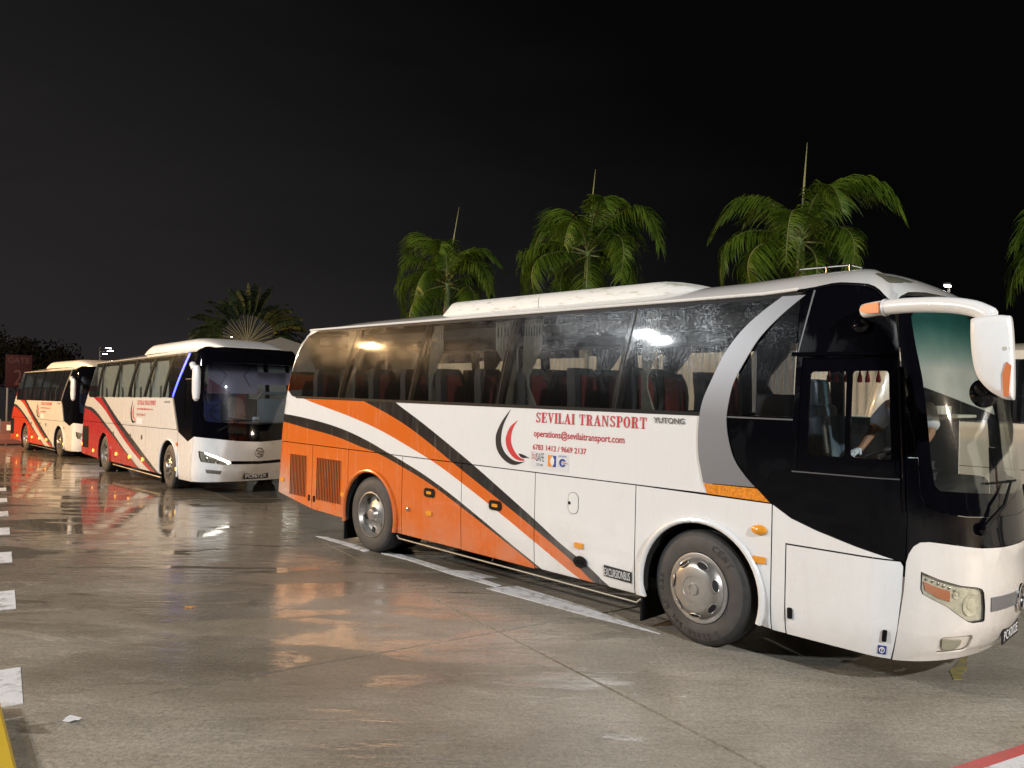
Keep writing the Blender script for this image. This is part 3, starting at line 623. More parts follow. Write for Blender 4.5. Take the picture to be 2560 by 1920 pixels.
def seat_block(c, x, y, first):
    key = 'seat'
    if key not in _seat:
        def bk(u, v, d):   # u across, v up the back, d depth; reclined
            return (d - .18 * v - .04 * math.sin(v * 6), u, 1.52 + v)
        mb = MB(); prof = []
        for v in [0, .1, .3, .5, .7, .85, .95, 1.0]:
            w_ = .215 if v < .8 else .215 - .07 * ((v - .8) / .2) ** 2; prof.append((w_, v * .98))
        vs = []; 
        for d in (-.055, .055):
            for w_, v in prof: vs += [bk(-w_, v, d), bk(w_, v, d)]
        n = len(prof); fs = []
        for s_ in (0, 1):
            for i in range(n - 1): q = s_ * 2 * n + 2 * i; fs.append((q, q + 1, q + 3, q + 2))
        for i in range(n - 1): fs += [(2 * i, 2 * i + 2, 2 * n + 2 * i + 2, 2 * n + 2 * i), (2 * i + 1, 2 * n + 2 * i + 1, 2 * n + 2 * i + 3, 2 * i + 3)]
        fs += [(0, 1, 2 * n + 1, 2 * n), (2 * n - 2, 2 * n - 1, 4 * n - 1, 4 * n - 2)]
        mb.add(vs, fs); mb.box((.22, 0, 1.50), (.46, .44, .12), bev=.03); mb.box((.2, 0, 1.3), (.3, .36, .3))
        o = mb.build('seat', SEATD, c['root'], ang=50)
        mb = MB(); pts = []
        for d in (.056, .072):
            for v in (.06, .3, .55, .78, .9): pts += [bk(-.125 + (.02 if v > .8 else 0), v, d + .01), bk(.125 - (.02 if v > .8 else 0), v, d + .01)]
        fs = [];
        for s_ in (0, 1):
            for i in range(4): q = s_ * 10 + 2 * i; fs.append((q, q + 1, q + 3, q + 2))
        fs += [(2 * i + k, 2 * i + 2 + k, 12 + 2 * i + k, 10 + 2 * i + k) for i in range(4) for k in (0, 1)] + [(0, 1, 11, 10), (8, 9, 19, 18)]
        mb.add(pts, fs); cv = mb.build('seat_cover', SEATR, o, ang=50)
        _seat[key] = o; o.location = (x, y, 0); return o
    src = _seat[key]; o = src.copy(); COL.objects.link(o); o.parent = c['root']; o.location = (x, y, 0)
    for ch in src.children: d = ch.copy(); COL.objects.link(d); d.parent = o
    return o
def roof(c, name, zg, zc, x0, x1, mat, front_exp=1.6, side_exp=3.0, xs_f=6.6):
    """dome from the gutter line zg(s) up to the ridge zc(x)"""
    sh = c['sh']; mb = MB(); S = []; s = -3.8
    while s < sh.xs + sh.lf: S.append(s); s += .12 if (s < -1.4 or s > xs_f - 1.0) else .35
    S.append(sh.xs + sh.lf); NR = 12
    def P(s, r, side):
        z0 = lerp_tab(zg, s); bx, by, _ = sh.pt(s, z0); cx = min(max(bx, x0), x1); zz = lerp_tab(zc, cx)
        k = min(max((s - (xs_f - .3)) / .6, 0), 1); ex = side_exp + (front_exp - side_exp) * k
        zs = zg[0][1]; z = zs + (zz - zs) * (1 - (1 - r) ** ex) + (z0 - zs) * (1 - r) ** 5; y = by + (1.25 - by) * r
        return (bx + (cx - bx) * r, 2.5 - y if side else y, z)
    c['roofP'] = P
    for side in (0, 1):
        b = len(mb.v)
        for s in S:
            for k in range(NR + 1): mb.v.append(P(s, (k / NR) ** 1.5, side))
        for i in range(len(S) - 1):
            for k in range(NR):
                q = b + i * (NR + 1) + k; f = (q, q + NR + 1, q + NR + 2, q + 1); mb.f.append(f if not side else f[::-1]); mb.m.append(0)
    return mb.build(name, mat, c['root'], ang=60, tri=False)
def coach_root(name, loc, yaw, pitch, label, sh):
    r = empty(name, loc, 0, label, 'coach'); r.rotation_euler = (0, -pitch, yaw)
    return {'root': r, 'sh': sh}
def far_side_and_frame(c, arches, x0, x1, zb, paint, win, gl, bay=5.9):
    """structure behind the near panels, the underside, the floor and the far side with its windows"""
    sh = c['sh']; root = c['root']; rear_s = -3.8; endf = sh.xs + sh.lf
    def lower(top, bay=None):
        lp = [(-2.2, .62), (-1.5, .46)]
        for ax_, r_ in arches:
            d = math.sqrt(max((r_ + .03) ** 2 - (.5 - .42) ** 2, 0)); lp += [(ax_ - d, .40)] + arc(ax_, .5, r_ + .03, 190, -10, 14) + [(ax_ + d, .40)]
        lp += [(sh.xs, .40), (sh.xs, top), (-2.2, top)] if bay is None else [(sh.xs, .40), (sh.xs, 1.05), (bay, 1.25), (bay, top), (-2.2, top)]
        return lp
    part(c, 'body_frame', [lower(sh.belt - .01, bay)], DARK, -.03, .02)
    part(c, 'far_side_panel', [lower(sh.belt)], paint, 0, .02, side=1); part(c, 'far_side_shade_sheet', [lower(sh.belt - .01)], DARK, -.024, .01, side=1)  # dark inner sheet put in as shade; the far panel itself is white inside
    mb = MB(); mb.box(((x0 + sh.xs) / 2 + .4, 1.25, .42), (sh.xs - x0 - 1.9, 2.2, .10)); mb.build('chassis_tray', DARK, root, smooth=False)
    mb = MB(); mb.box(((x0 + sh.xs) / 2, 1.25, 1.12), (sh.xs - x0 - .5, 2.36, .06)); mb.build('saloon_floor', INTER, root, smooth=False)
    for ax_, r_ in arches:
        for sd in (0, 1):
            y0_ = .03 if sd == 0 else 1.85; ring = arc(ax_, .48, r_ + .02, -12, 192, 20); mb = MB(); k_ = len(ring)
            mb.add([(a, y0_, b) for a, b in ring] + [(a, y0_ + .62, b) for a, b in ring], [(i, i + 1, i + 1 + k_, i + k_) for i in range(k_ - 1)] + [tuple(range(k_, 2 * k_)) if sd == 0 else tuple(range(k_))]); mb.build('wheel_well', DARK, root)
    # far windows: pillars and panes
    zt = 3.08; xs_ = win
    part(c, 'far_window_rail', [[(xs_[0], zt), (xs_[-1], zt), (xs_[-1], zt + .04), (xs_[0], zt + .04)]], BLACKM, 0, .03, side=1)
    for a, b in zip(xs_, xs_[1:]):
        part(c, 'far_window_pane', [rrect(a + .01, sh.belt + .01, b - .01, zt - .005, .03)], gl, 0, .006, side=1)
    for a in xs_: part(c, 'far_window_pillar', [[(a - .07, sh.belt), (a + .07, sh.belt), (a + .07, zt), (a - .07, zt)]], BLACKM, -.01, .05, side=1)
# ------------------------------------------------------------------ the near coach (orange and white)
ORG = (.68, .135, .008); BLK = (.010, .010, .011); WHT = (.78, .78, .765)
top = [(-3, 2.5)]
PAINT1 = livery('paint_orange_white', WHT, [
    ([(-3, 2.5), (0, 2.3), (.49, 2.06), (1.1, 1.80), (1.67, 1.54), (2.01, 1.38), (2.67, 1.05), (3.06, .85), (3.46, .64), (3.78, .49), (4.09, .31), (4.5, .1), (5.2, .1)], BLK),
    ([(-3, 2.5), (-.7, 2.2), (-.22, 2.05), (.32, 1.90), (.8, 1.74), (1.28, 1.54), (1.65, 1.37), (2.2, 1.13), (3.04, .76), (3.62, .475), (3.88, .32), (4.3, .1), (5.2, .1)], ORG),
    ([(-3, 2.33), (-1.81, 2.045), (-1.11, 1.92), (-.53, 1.82), (.17, 1.67), (.81, 1.49), (1.3, 1.34), (1.85, 1.13), (2.45, .88), (3.04, .62), (3.55, .385), (3.7, .32), (4.1, .1), (5.2, .1)], WHT),
    ([(-3, 1.82), (-2.51, 1.80), (-1.71, 1.75), (-.82, 1.65), (-.16, 1.52), (.38, 1.375), (.7, 1.29), (1.27, 1.115), (2.21, .745), (2.69, .535), (3.16, .33), (3.6, .1), (5.2, .1)], BLK),
    ([(-3, 1.72), (-2.53, 1.68), (-1.7, 1.60), (-.89, 1.52), (-.23, 1.41), (.05, 1.37), (.7, 1.215), (1.21, 1.07), (1.96, .80), (2.6, .545), (3.13, .32), (3.55, .1), (5.2, .1)], ORG)], dirt=.42, tail=.62)
C1 = coach_root('white_orange_coach', (BX, BY, 0), YAW1, 0, 'white coach with orange and black swooping stripes, nearest to the viewer', B1)
c = C1; root = c['root']; g = .0055
AR = .60
# lower panels
part(c, 'rear_corner_panel', [(-3.8, .58), (-2.6, .56), (-1.53 - g, .405), (-1.53 - g, 1.36 - g), (-3.8, 1.36 - g)], PAINT1)
part(c, 'engine_side_panel', [(-1.53 + g, .40), (-.60, .372), *arc(-.03, .5, .59, 192, 158, 4), (-.57 - g, 1.0), (-.57 - g, 1.36 - g), (-1.53 + g, 1.36 - g)], PAINT1)
part(c, 'rear_wheel_panel', [(-.57 + g, .80), *arc(-.03, .5, .59, 150, -15, 16), (.69 - g, .345), (.69 - g, 1.36 - g), (-.57 + g, 1.36 - g)], PAINT1)
for a, b in ((.69, 1.855), (1.855, 3.055), (3.055, 4.38)):
    part(c, 'luggage_door', [(a + g, .345 if a < 1 else .33), (b - g, .335 if a < 1 else .315), (b - g, 1.36 - g), (a + g, 1.36 - g)], PAINT1)
part(c, 'front_wheel_panel', [(4.38 + g, .305), (4.49, .302), *arc(5.08, .5, AR, 198, -18, 20), (5.70, .30), (5.765 - g, .295), (5.765 - g, 1.345 - g), (4.38 + g, 1.36 - g)], PAINT1)
part(c, 'front_flank_panel', [(5.765 + g, .29), (5.89 - g, .288), (5.89 - g, 1.035), (6.74, 1.034), (6.45, 1.093), (6.14, 1.172), (5.93, 1.242), (5.765 + g, 1.335)], PAINT1)
part(c, 'front_hatch', [(5.89 + g, .285), (6.765, .275), (6.785, .52), (6.80, .78), (6.812, .99), (6.79, 1.022), (5.89 + g, 1.022)], PAINT1)
part(c, 'upper_side_panel', [(-3.8, 1.36 + g), (5.2, 1.36 + g), (5.2, 2.055), (-2.03, 2.055), (-2.2, 2.085), (-2.31, 2.17), (-2.295, 2.33), (-2.2, 2.6), (-2.085, 2.82), (-1.915, 3.01), (-1.66, 3.09), (-3.8, 3.09)], PAINT1)
mb = MB()
skin_mesh(mb, B1, [[(-3.8, .58), (-2.2, .5), (-2.2, 3.08), (-3.8, 3.08)]], 0, .01, 1); mb.build('rear_panel', PAINT1, root, tri=True)
far_side_and_frame(c, ((-.03, .59), (5.08, .6)), -2.5, 6.5, .3, PAINT1, [-1.9, -.6, .95, 2.55, 4.2, 5.3, 6.45], GLASSF)
# wheel arch lips
for ax_, r_, a0, a1 in ((-.03, .605, 195, -14), (5.08, .615, 196, -17)):
    mb = MB(); pts = [(p[0], -.012, p[1]) for p in arc(ax_, .5, r_, a0, a1, 30)]; mb.tube(pts, .027, 10); mb.build('arch_lip', PAINT1, root)
# belt, panes and pillars
part(c, 'belt_rail', [(-2.05, 2.05), (5.2, 2.05), (5.2, 2.085), (-2.1, 2.085)], BLACKM, .003, .01)
part(c, 'window_header', [(-1.75, 3.055), (5.95, 3.07), (5.95, 3.11), (-1.6, 3.10)], BLACKM, -.004, .02)
mulls = [(-.54, -.88), (1.03, .79), (2.62, 2.43), (4.28, 4.11)]
def mx_(i, z): t_, b_ = mulls[i]; return b_ + (t_ - b_) * (z - 2.07) / 1.0
zt = 3.068; zb = 2.075
rw = [(-.885, zb), (-.545, zt), (-1.68, zt), (-1.9, 3.0), (-2.07, 2.82), (-2.19, 2.6), (-2.28, 2.33), (-2.295, 2.17), (-2.2, 2.095), (-2.03, zb)]
part(c, 'window_pane', [rw], GLASS1, .001, .006)
for i in range(3): part(c, 'window_pane', [(mx_(i, zb) + .008, zb), (mx_(i + 1, zb) - .008, zb), (mx_(i + 1, zt) - .008, zt), (mx_(i, zt) + .008, zt)], GLASS1, .001, .006)
part(c, 'window_pane', [(mx_(3, zb) + .008, zb), (5.25, zb), (5.3, 2.38), (5.5, 2.75), (5.85, zt), (mx_(3, zt) + .008, zt)], GLASS1, .001, .006)
part(c, 'window_pane', [(5.31, zb), (5.925, zb), (5.925, zt), (5.90, zt), (5.6, 2.7), (5.42, 2.4)], GLASS1D, .001, .006)
for i in range(4):
    part(c, 'window_pillar', [(mx_(i, zb) - .075, zb), (mx_(i, zb) + .05, zb), (mx_(i, zt) + .05, zt), (mx_(i, zt) - .075, zt)], BLACKM, -.03, .05)
    part(c, 'window_seal', [(mx_(i, zb) - .007, zb), (mx_(i, zb) + .007, zb), (mx_(i, zt) + .007, zt), (mx_(i, zt) - .007, zt)], BLACKM, .002, .008)
# grey sash, amber reflector, black driver's bay
BL = [(5.77, 3.085), (5.57, 2.94), (5.42, 2.80), (5.28, 2.61), (5.17, 2.38), (5.09, 2.19), (5.06, 2.03), (5.05, 1.86), (5.06, 1.69), (5.09, 1.56), (5.115, 1.455)]
BR = [(5.97, 3.085), (5.77, 2.92), (5.6, 2.74), (5.48, 2.54), (5.385, 2.35), (5.345, 2.17), (5.33, 2.03), (5.35, 1.87), (5.41, 1.69), (5.51, 1.56), (5.61, 1.465)]
sp_ = lambda l: [(p.x, p.y) for p in smooth_path([(a, b, 0) for a, b in l], 4)]
part(c, 'grey_sash', sp_(BL) + sp_(BR)[::-1], GREYB, .009, .007)
HONEY = pm('amber_honeycomb', (.80, .27, .02), .25, coat=.4, vary=.45, vscale=42)
part(c, 'amber_reflector', [(5.118, 1.449), (5.155, 1.362), (5.74, 1.352), (5.625, 1.455)], HONEY, .006, .008)
dw = [(5.965, 1.645), (6.775, 1.65), (6.765, 2.56), (5.985, 2.565)]
part(c, 'driver_bay_panel', [[(5.31, 2.07), (5.345, 2.02), (5.36, 1.87), (5.42, 1.69), (5.52, 1.56), (5.62, 1.46), (5.77, 1.345), (5.93, 1.25), (6.14, 1.18), (6.45, 1.10), (6.70, 1.045), (6.825, 1.025), (6.855, 1.4), (6.862, 2.0), (6.85, 2.6), (6.82, 2.88), (6.74, 2.99), (6.6, 3.075), (6.45, 3.13), (6.2, 3.155), (6.0, 3.125), (5.935, 3.10), (5.935, 2.07)], dw], BLACKW, .001, .012)
part(c, 'bay_trim_line', [(5.34, 2.045), (5.93, 2.045), (5.93, 2.058), (5.33, 2.058)], GREYT, .004, .004)
part(c, 'bay_trim_line', [(5.937, 2.58), (5.947, 2.58), (6.05, 3.12), (6.035, 3.12)], GREYT, .004, .004)
part(c, 'sill_trim_line', [(5.93, 1.625), (6.80, 1.632), (6.80, 1.642), (5.93, 1.635)], GREYT, .005, .006)
part(c, 'rain_gutter', [(5.90, 2.575), (6.80, 2.572), (6.80, 2.60), (5.90, 2.605)], BLACK, .022, .03)
dwf = part(c, 'driver_window_frame', [dw, rrect(6.055, 1.775, 6.35, 2.45, .03), rrect(6.39, 1.78, 6.735, 2.455, .03)], BLACK, -.006, .02)
for a, b in ((6.05, 6.36), (6.38, 6.74)): part(c, 'driver_window_pane', rrect(a, 1.77, b, 2.46, .03), GLASSD, -.012, .005)
for s_, w_ in ((6.825, .012), (6.853, .012)):
    mb = MB(); mb.tube([B1.pt(s_ + .012 * math.sin((z - 1.4) * 1.3), z, .012) for z in [1.4 + .12 * i for i in range(10)]], w_, 6); mb.build('pillar_trim', BLACK, root)
# windscreen and surround
ws = [(7.13, 1.56), (7.09, 1.60), (7.073, 1.8), (7.077, 2.1), (7.077, 2.23), (7.068, 2.4), (7.045, 2.56), (7.018, 2.76), (7.01, 2.86), (7.06, 2.96), (7.2, 3.0), (8.0, 3.02)]
wb = [(8.0, 1.50), (7.75, 1.515), (7.52, 1.533), (7.25, 1.552)]
part(c, 'windscreen', ws + wb, GLASSW, .002, .006, both=True)
capt = [(6.835, 1.03), (6.855, 1.095), (6.896, 1.15), (6.952, 1.182), (7.03, 1.188), (7.164, 1.173), (7.341, 1.149), (7.469, 1.131), (7.703, 1.118), (8.0, 1.115)]
part(c, 'windscreen_surround', capt + [(8.0, 1.33), (7.65, 1.345), (7.354, 1.36), (7.115, 1.394), (7.0, 1.46), (6.965, 1.52), (6.965, 1.8), (6.87, 1.8), (6.86, 1.4)], BLACK, 0, .012, both=True)
part(c, 'windscreen_frit', [(8.0, 1.335)] + wb + ws[:-1] + [(8.0, 3.015), (8.0, 3.08), (7.0, 3.04), (6.87, 2.95), (6.865, 2.6), (6.875, 1.805), (6.97, 1.805), (6.97, 1.523), (7.004, 1.465), (7.118, 1.4), (7.356, 1.366), (7.65, 1.351)], BLACK, .001, .008, both=True)
# nose
hl = [(6.955, .955), (7.02, .93), (7.093, .902), (7.262, .856), (7.40, .836), (7.448, .82), (7.468, .79), (7.50, .68), (7.515, .578), (7.50, .568), (7.40, .570), (7.356, .583), (7.288, .622), (7.159, .706), (7.019, .768), (6.965, .795), (6.95, .83)]
fogr = rrect(7.14, .335, 7.45, .47, .035)
part(c, 'front_bumper', [[(6.78, .27), (8.0, .27), (8.0, 1.105)] + [(a, b - .008) for a, b in capt[::-1][1:]] + [(6.815, .78), (6.79, .52)], hl, fogr], livery('paint_bumper', (.74, .70, .645), [], dirt=.35, dust=(.42, .35, .26)), 0, .012, both=True)
for sd in (0, 1):
    h = part(c, 'headlight', hl, REFL, -.022, .006, side=sd)
    part(c, 'headlight_bezel', [[(a + (7.24 - a) * -.025, b + (.74 - b) * -.025) for a, b in hl], [(a + (7.24 - a) * .005, b + (.74 - b) * .005) for a, b in hl]], BLACKM, .002, .05, side=sd, parent=h)
    part(c, 'indicator_lens', [(6.972, .885), (7.08, .845), (7.185, .815), (7.192, .735), (7.097, .762), (6.985, .822)], ORL, -.015, .02, side=sd, parent=h)
    for k, (a, b, r_) in enumerate(((7.385, .70, .088), (7.24, .785, .03))):
        mb = MB(); p0 = Vector(B1.pt(a, b, -.02, sd)); n_ = (Vector(B1.pt(a, b, .02, sd)) - p0).normalized()
        mb.lathe([(r_, -.01), (r_ * .97, .008), (r_ * .86, .004), (r_ * .5, .0), (r_ * .45, .006), (0, .010)], o=p0, ax=n_, seg=24); mb.build('lamp_bowl', REFL, h)
    for k in range(6):
        mb = MB(); q = B1.pt(7.0 + k * .045, .905 - k * .0165, -.018, sd); mb.lathe([(.012, 0), (.011, .008), (0, .014)], o=q, ax=Vector(B1.pt(7.0, .8, .1, sd)) - Vector(B1.pt(7.0, .8, 0, sd)), seg=8); mb.build('led_bead', CHROME, h)
    part(c, 'headlight_cover', hl, LENS, -.002, .003, side=sd, parent=h)
    fr_ = part(c, 'fog_light_recess', fogr, pm('recess_cream_%d' % sd, (.66, .60, .52), .4), -.02, .01, side=sd)
    part(c, 'fog_light', [(7.17, .448), (7.352, .43), (7.356, .39), (7.318, .352), (7.23, .352), (7.188, .385)], pm('fog_lens_%d' % sd, (.30, .28, .20), .15, coat=.8), -.004, .012, side=sd, parent=fr_)
part(c, 'emblem_plate', [(7.555, .745), (8.0, .735), (8.0, .625), (7.575, .632)], GREYB, .008, .01, both=True)
p0 = Vector(B1.pt(7.985, .672, .012)); mb = MB(); n_ = Vector((1, 0, .02)).normalized()
mb.tube([p0 + Vector((.004 * 0, .10 * math.cos(t_ * math.pi / 14), .10 * math.sin(t_ * math.pi / 14))) for t_ in range(29)], .014, 8, cap=False); em = mb.build('front_emblem', CHROME, root)
mb = MB(); mb.tube([p0 + Vector((.006, .05 * math.sin(a * 3.1), -.085 + .17 * a)) for a in [i / 10 for i in range(11)]], .012, 8); mb.build('emblem_stroke', CHROME, em)
mb = MB(); mb.lathe([(.095, 0), (.095, .012), (0, .012)], o=p0 - Vector((.008, 0, 0)), ax=(1, 0, 0), seg=24); mb.build('emblem_disc', BLACK, em)
xq = B1.pt(7.99, .37, 0)[0] + .012
mb = MB(); mb.box((xq, 1.25, .375), (.012, .50, .125), bev=.003); pl = mb.build('number_plate', PLATEB, root)
flat_text('plate_lettering', 'PC4202E', lambda a, b: (xq + .0085, 1.25 - .22 + .44 * a, .335 + .075 * b), PLATEW, pl)
def wiper(c, s0, z0, s1, z1, s2, z2, s3, z3):
    sh = c['sh']; mb = MB(); mb.tube([sh.pt(s0, z0, .02), sh.pt((s0 + s1) / 2, (z0 + z1) / 2, .06), sh.pt(s1, z1, .035)], [.022, .014, .009], 6); w_ = mb.build('wiper_arm', BLACKM, c['root'])
    mb = MB(); mb.tube([sh.pt(s2 + (s3 - s2) * k / 8, z2 + (z3 - z2) * k / 8, .018) for k in range(9)], .009, 6); mb.build('wiper_blade', BLACKM, w_)
    mb = MB(); mb.lathe([(.05, 0), (.045, .03), (.02, .045), (0, .045)], o=sh.pt(s0, z0, .0), ax=Vector(sh.pt(s0, z0, .1)) - Vector(sh.pt(s0, z0, 0)), seg=14); mb.build('wiper_pivot', BLACK, w_)
wiper(c, 7.47, 1.265, 7.86, 1.60, 7.56, 1.605, 7.99, 1.60)
mb = MB(); mb.lathe([(0, -.02), (.085, -.015), (.10, 0), (.095, .035), (.06, .06), (0, .065)], o=(7.30, -.03, 2.29), ax=(.75, -.65, .1), seg=22); bm_ = mb.build('blind_spot_mirror', BLACK, root); bm_.scale = (1, 1, 1.0)
mb = MB(); mb.tube([(7.30, -.02, 2.36), (7.31, -.09, 2.5), (7.32, -.16, 2.62)], .012, 6); mb.build('mirror_stem', BLACKM, bm_)
# roof, roof edge and air conditioner pod
ZG1 = [(-3.8, 3.09), (5.7, 3.11), (6.05, 3.14), (6.22, 3.165), (6.45, 3.135), (6.6, 3.08), (6.72, 3.01), (6.81, 2.965), (6.9, 3.03), (7.05, 3.075), (7.3, 3.085), (8.0, 3.07)]
ZC1 = [(-1.7, 3.22), (-1, 3.27), (3, 3.31), (5.2, 3.35), (5.8, 3.385), (6.1, 3.39)]
roof(c, 'roof', ZG1, ZC1, -1.55, 6.1, ROOFW)
mb = MB(); mb.tube([B1.pt(s_, lerp_tab(ZG1, s_) + .012, .006) for s_ in [-1.9 + .3 * i for i in range(27)]], .017, 8); mb.build('roof_gutter', ROOFW, root)
mb = MB(); mb.tube([B1.pt(s_, lerp_tab(ZG1, s_) - .004, .004) for s_ in [5.9 + .07 * i for i in range(13)]], .012, 8); mb.build('bay_edge_trim', BLACK, root)
def pod(c, x0, x1, y0, y1, zb, zt_, nose, mat, tail=.12, name='air_conditioner_pod', joints=()):
    n = 30; xs_ = [x0 + (x1 - x0) * i / n for i in range(n + 1)]; lo = x0; cuts = list(joints) + [x1 + .01]
    for cut in cuts:
        X = [x for x in xs_ if lo - 1e-6 <= x <= cut]
        if lo != x0: X = [lo + .006] + X
        if cut < x1: X = X + [cut - .006]
        mb = MB(); K = 16
        for x in X:
            h = min(1, (1 - max(0, (x - (x1 - nose)) / nose) ** 2)) * min(1, math.sqrt(max(0.02, min(1, (x - x0) / tail)))) ; h = max(h, .03)
            for k in range(K + 1):
                a = math.pi * k / K; cc_, ss = math.cos(a), math.sin(a); e_ = .42
                yy = (y0 + y1) / 2 - (y1 - y0) / 2 * math.copysign(abs(cc_) ** e_, cc_) * (1 - .25 * (1 - h) * (x > x0 + tail)); mb.v.append((x, yy, zb + (zt_ - zb) * h * abs(ss) ** e_))
        for i in range(len(X) - 1):
            for k in range(K): q = i * (K + 1) + k; mb.f.append((q, q + K + 1, q + K + 2, q + 1)); mb.m.append(0)
        mb.f += [tuple(range(K + 1)), tuple((len(X) - 1) * (K + 1) + k for k in range(K, -1, -1))]; mb.m += [0, 0]
        mb.build(name, mat, c['root'], ang=50); lo = cut
MOSS = pm('pod_white_mossy', (.70, .69, .63), .5, vary=.0)
def mossy(m):
    t = m.node_tree; N, L = t.nodes, t.links; p = N['Principled BSDF']; tcn = N.new('ShaderNodeTexCoord'); n = N.new('ShaderNodeTexNoise'); n.inputs['Scale'].default_value = 5; n.inputs['Detail'].default_value = 8; n.inputs['Roughness'].default_value = .7
    mp_ = N.new('ShaderNodeMapping'); mp_.inputs['Scale'].default_value = (.8, 1, 3.5); L.new(tcn.outputs['Object'], mp_.inputs[0]); L.new(mp_.outputs[0], n.inputs['Vector'])
    r = N.new('ShaderNodeMapRange'); r.inputs[1].default_value = .54; r.inputs[2].default_value = .68; r.inputs[4].default_value = .8; L.new(n.outputs['Fac'], r.inputs[0])
    mx = N.new('ShaderNodeMix'); mx.data_type = 'RGBA'; mx.inputs[6].default_value = (.70, .69, .64, 1); mx.inputs[7].default_value = (.30, .30, .18, 1); L.new(r.outputs[0], mx.inputs[0]); L.new(mx.outputs[2], p.inputs['Base Color'])
mossy(MOSS)
pod(c, .98, 4.95, .38, 2.12, 3.20, 3.412, .75, MOSS, tail=.10, joints=(2.68,))
mb = MB(); mb.tube([(5.60, .8, 3.425), (6.06, .8, 3.42), (6.16, .8, 3.385)], .009, 6); mb.tube([(5.85, .8, 3.33), (5.85, .8, 3.42)], .012, 6); mb.tube([(6.06, .8, 3.3), (6.06, .8, 3.42)], .016, 6); mb.build('roof_aerial', CHROME, root)
# mirror on its long arm
mb = MB(); path = smooth_path([(6.46, .03, 2.915), (6.62, -.04, 2.925), (6.85, -.10, 2.925), (7.10, -.16, 2.905), (7.28, -.20, 2.865), (7.40, -.23, 2.80)], 5)
rs = [.058 + .006 * math.sin(i) * 0 for i in range(len(path))]; mb.tube(path, [.03] + [.056] * (len(path) - 2) + [.046], 12); ma_ = mb.build('mirror_arm', WHITE, root, ang=50)
mb = MB(); mb.prism([(-.075, -.018), (-.04, -.032), (.03, -.04), (.075, -.04), (.075, .04), (.03, .04), (-.04, .032), (-.075, .018), (-.085, 0)], lambda a, b, d: (6.55 + a, -.025 - a * .35 + d, 2.922 + b), -.062, .0); mb.build('arm_indicator', ORL, ma_)
mb = MB(); mb.lathe([(.064, -.012), (.066, 0), (.064, .012)], o=(6.655, -.045, 2.925), ax=(.97, -.22, 0), seg=16); mb.build('arm_hinge', PLATEW, ma_)
prof = [(p.x, p.y) for p in smooth_path([(7.285, 2.775, 0), (7.30, 2.79, 0), (7.40, 2.805, 0), (7.49, 2.80, 0), (7.515, 2.77, 0), (7.53, 2.55, 0), (7.535, 2.28, 0), (7.52, 2.25, 0), (7.47, 2.26, 0), (7.39, 2.315, 0), (7.325, 2.41, 0), (7.295, 2.55, 0), (7.285, 2.70, 0)], 3)]
mb = MB(); n = len(prof); mb.v = []; mcx, mcz = 7.42, 2.55; M = Matrix.Rotation(.12, 3, 'Z')
LAY = ((-.085, .80), (-.075, .92), (-.055, .985), (-.02, 1.0), (.07, 1.0), (.10, .95), (.105, .85))
for d, k in LAY:
    for a, b in prof: q = M @ Vector(((a - mcx) * k, d, 0)); mb.v.append((mcx + q.x, -.27 + q.y, mcz + (b - mcz) * k))
for i in range(len(LAY) - 1):
    for k in range(n): mb.f.append((i * n + k, i * n + (k + 1) % n, (i + 1) * n + (k + 1) % n, (i + 1) * n + k)); mb.m.append(0)
mb.f += [tuple(range(n))[::-1], tuple((len(LAY) - 1) * n + k for k in range(n))]; mb.m += [0, 0]
mh = mb.build('mirror_housing', WHITE, root, ang=40)
mb = MB(); mb.prism([(-.018, -.13), (.018, -.13), (.03, .12), (0, .15), (-.028, .05)], lambda a, b, d: (7.508 + a * .8, -.342 + d, 2.375 + b * .8), -.012, .02); mb.build('mirror_marker', ORL, mh)
mb = MB(); mb.lathe([(.035, 0), (.03, .01), (0, .014)], o=(7.49, -.335, 2.58), ax=(.1, -1, 0), seg=14); mb.build('mirror_screw_cover', ORST if False else CLOTHW, mh)
mb = MB(); mb.lathe([(.062, 0), (.062, .03), (.05, .055), (.025, .07), (0, .072)], o=B1.pt(6.44, 2.80, .0), ax=(0.1, -1, 0), seg=18); mb.build('door_camera', BLACK, root)
# vents
for a0, a1, n in ((-2.18, -1.70, 11), (-1.40, -.75, 15)):
    v_ = part(c, 'vent', rrect(a0, .56, a1, 1.18, .015), BLACKM, .003, .006)
    w_ = (a1 - a0) / (2 * n + 1) * 1.0
    for k in range(n + 1):
        x_ = a0 + (a1 - a0) * k / n; part(c, 'slat', [(x_ - w_ * .22, .555), (x_ + w_ * .22, .555), (x_ + w_ * .22, 1.185), (x_ - w_ * .22, 1.185)], PAINT1, .008, .006, parent=v_)
# handles, markers, filler flap, latches, signs
for x_, z_, m_ in ((1.26, .945, AMBER), (2.445, .93, AMBER), (3.71, .505, None)):
    h = part(c, 'door_handle', rrect(x_ - .10, z_ - .055, x_ + .10, z_ + .055, .04) if m_ else ellipse(x_, z_, .085, .06), BLACKM, .012, .014)
    part(c, 'handle_insert', rrect(x_ - .045, z_ - .018, x_ + .045, z_ + .018, .008), m_ or BLACK, .018, .008, parent=h)
for x_, z_ in ((1.26, .69), (-.67, .71), (-2.41, .76), (3.69, .67), (5.66, .86)): part(c, 'side_marker', rrect(x_ - .055, z_ - .028, x_ + .055, z_ + .028, .008), AMBER, .016, .017)
mb = MB(); n = 14; mb.lathe([(.062, 0), (.055, .02), (.03, .034), (0, .038)], o=(0, 0, 0), ax=(0, -1, 0), seg=20); o = mb.build('side_indicator', AMBER, root); o.scale = (1.15, 1, .72); o.location = (5.655, 0, 1.11)
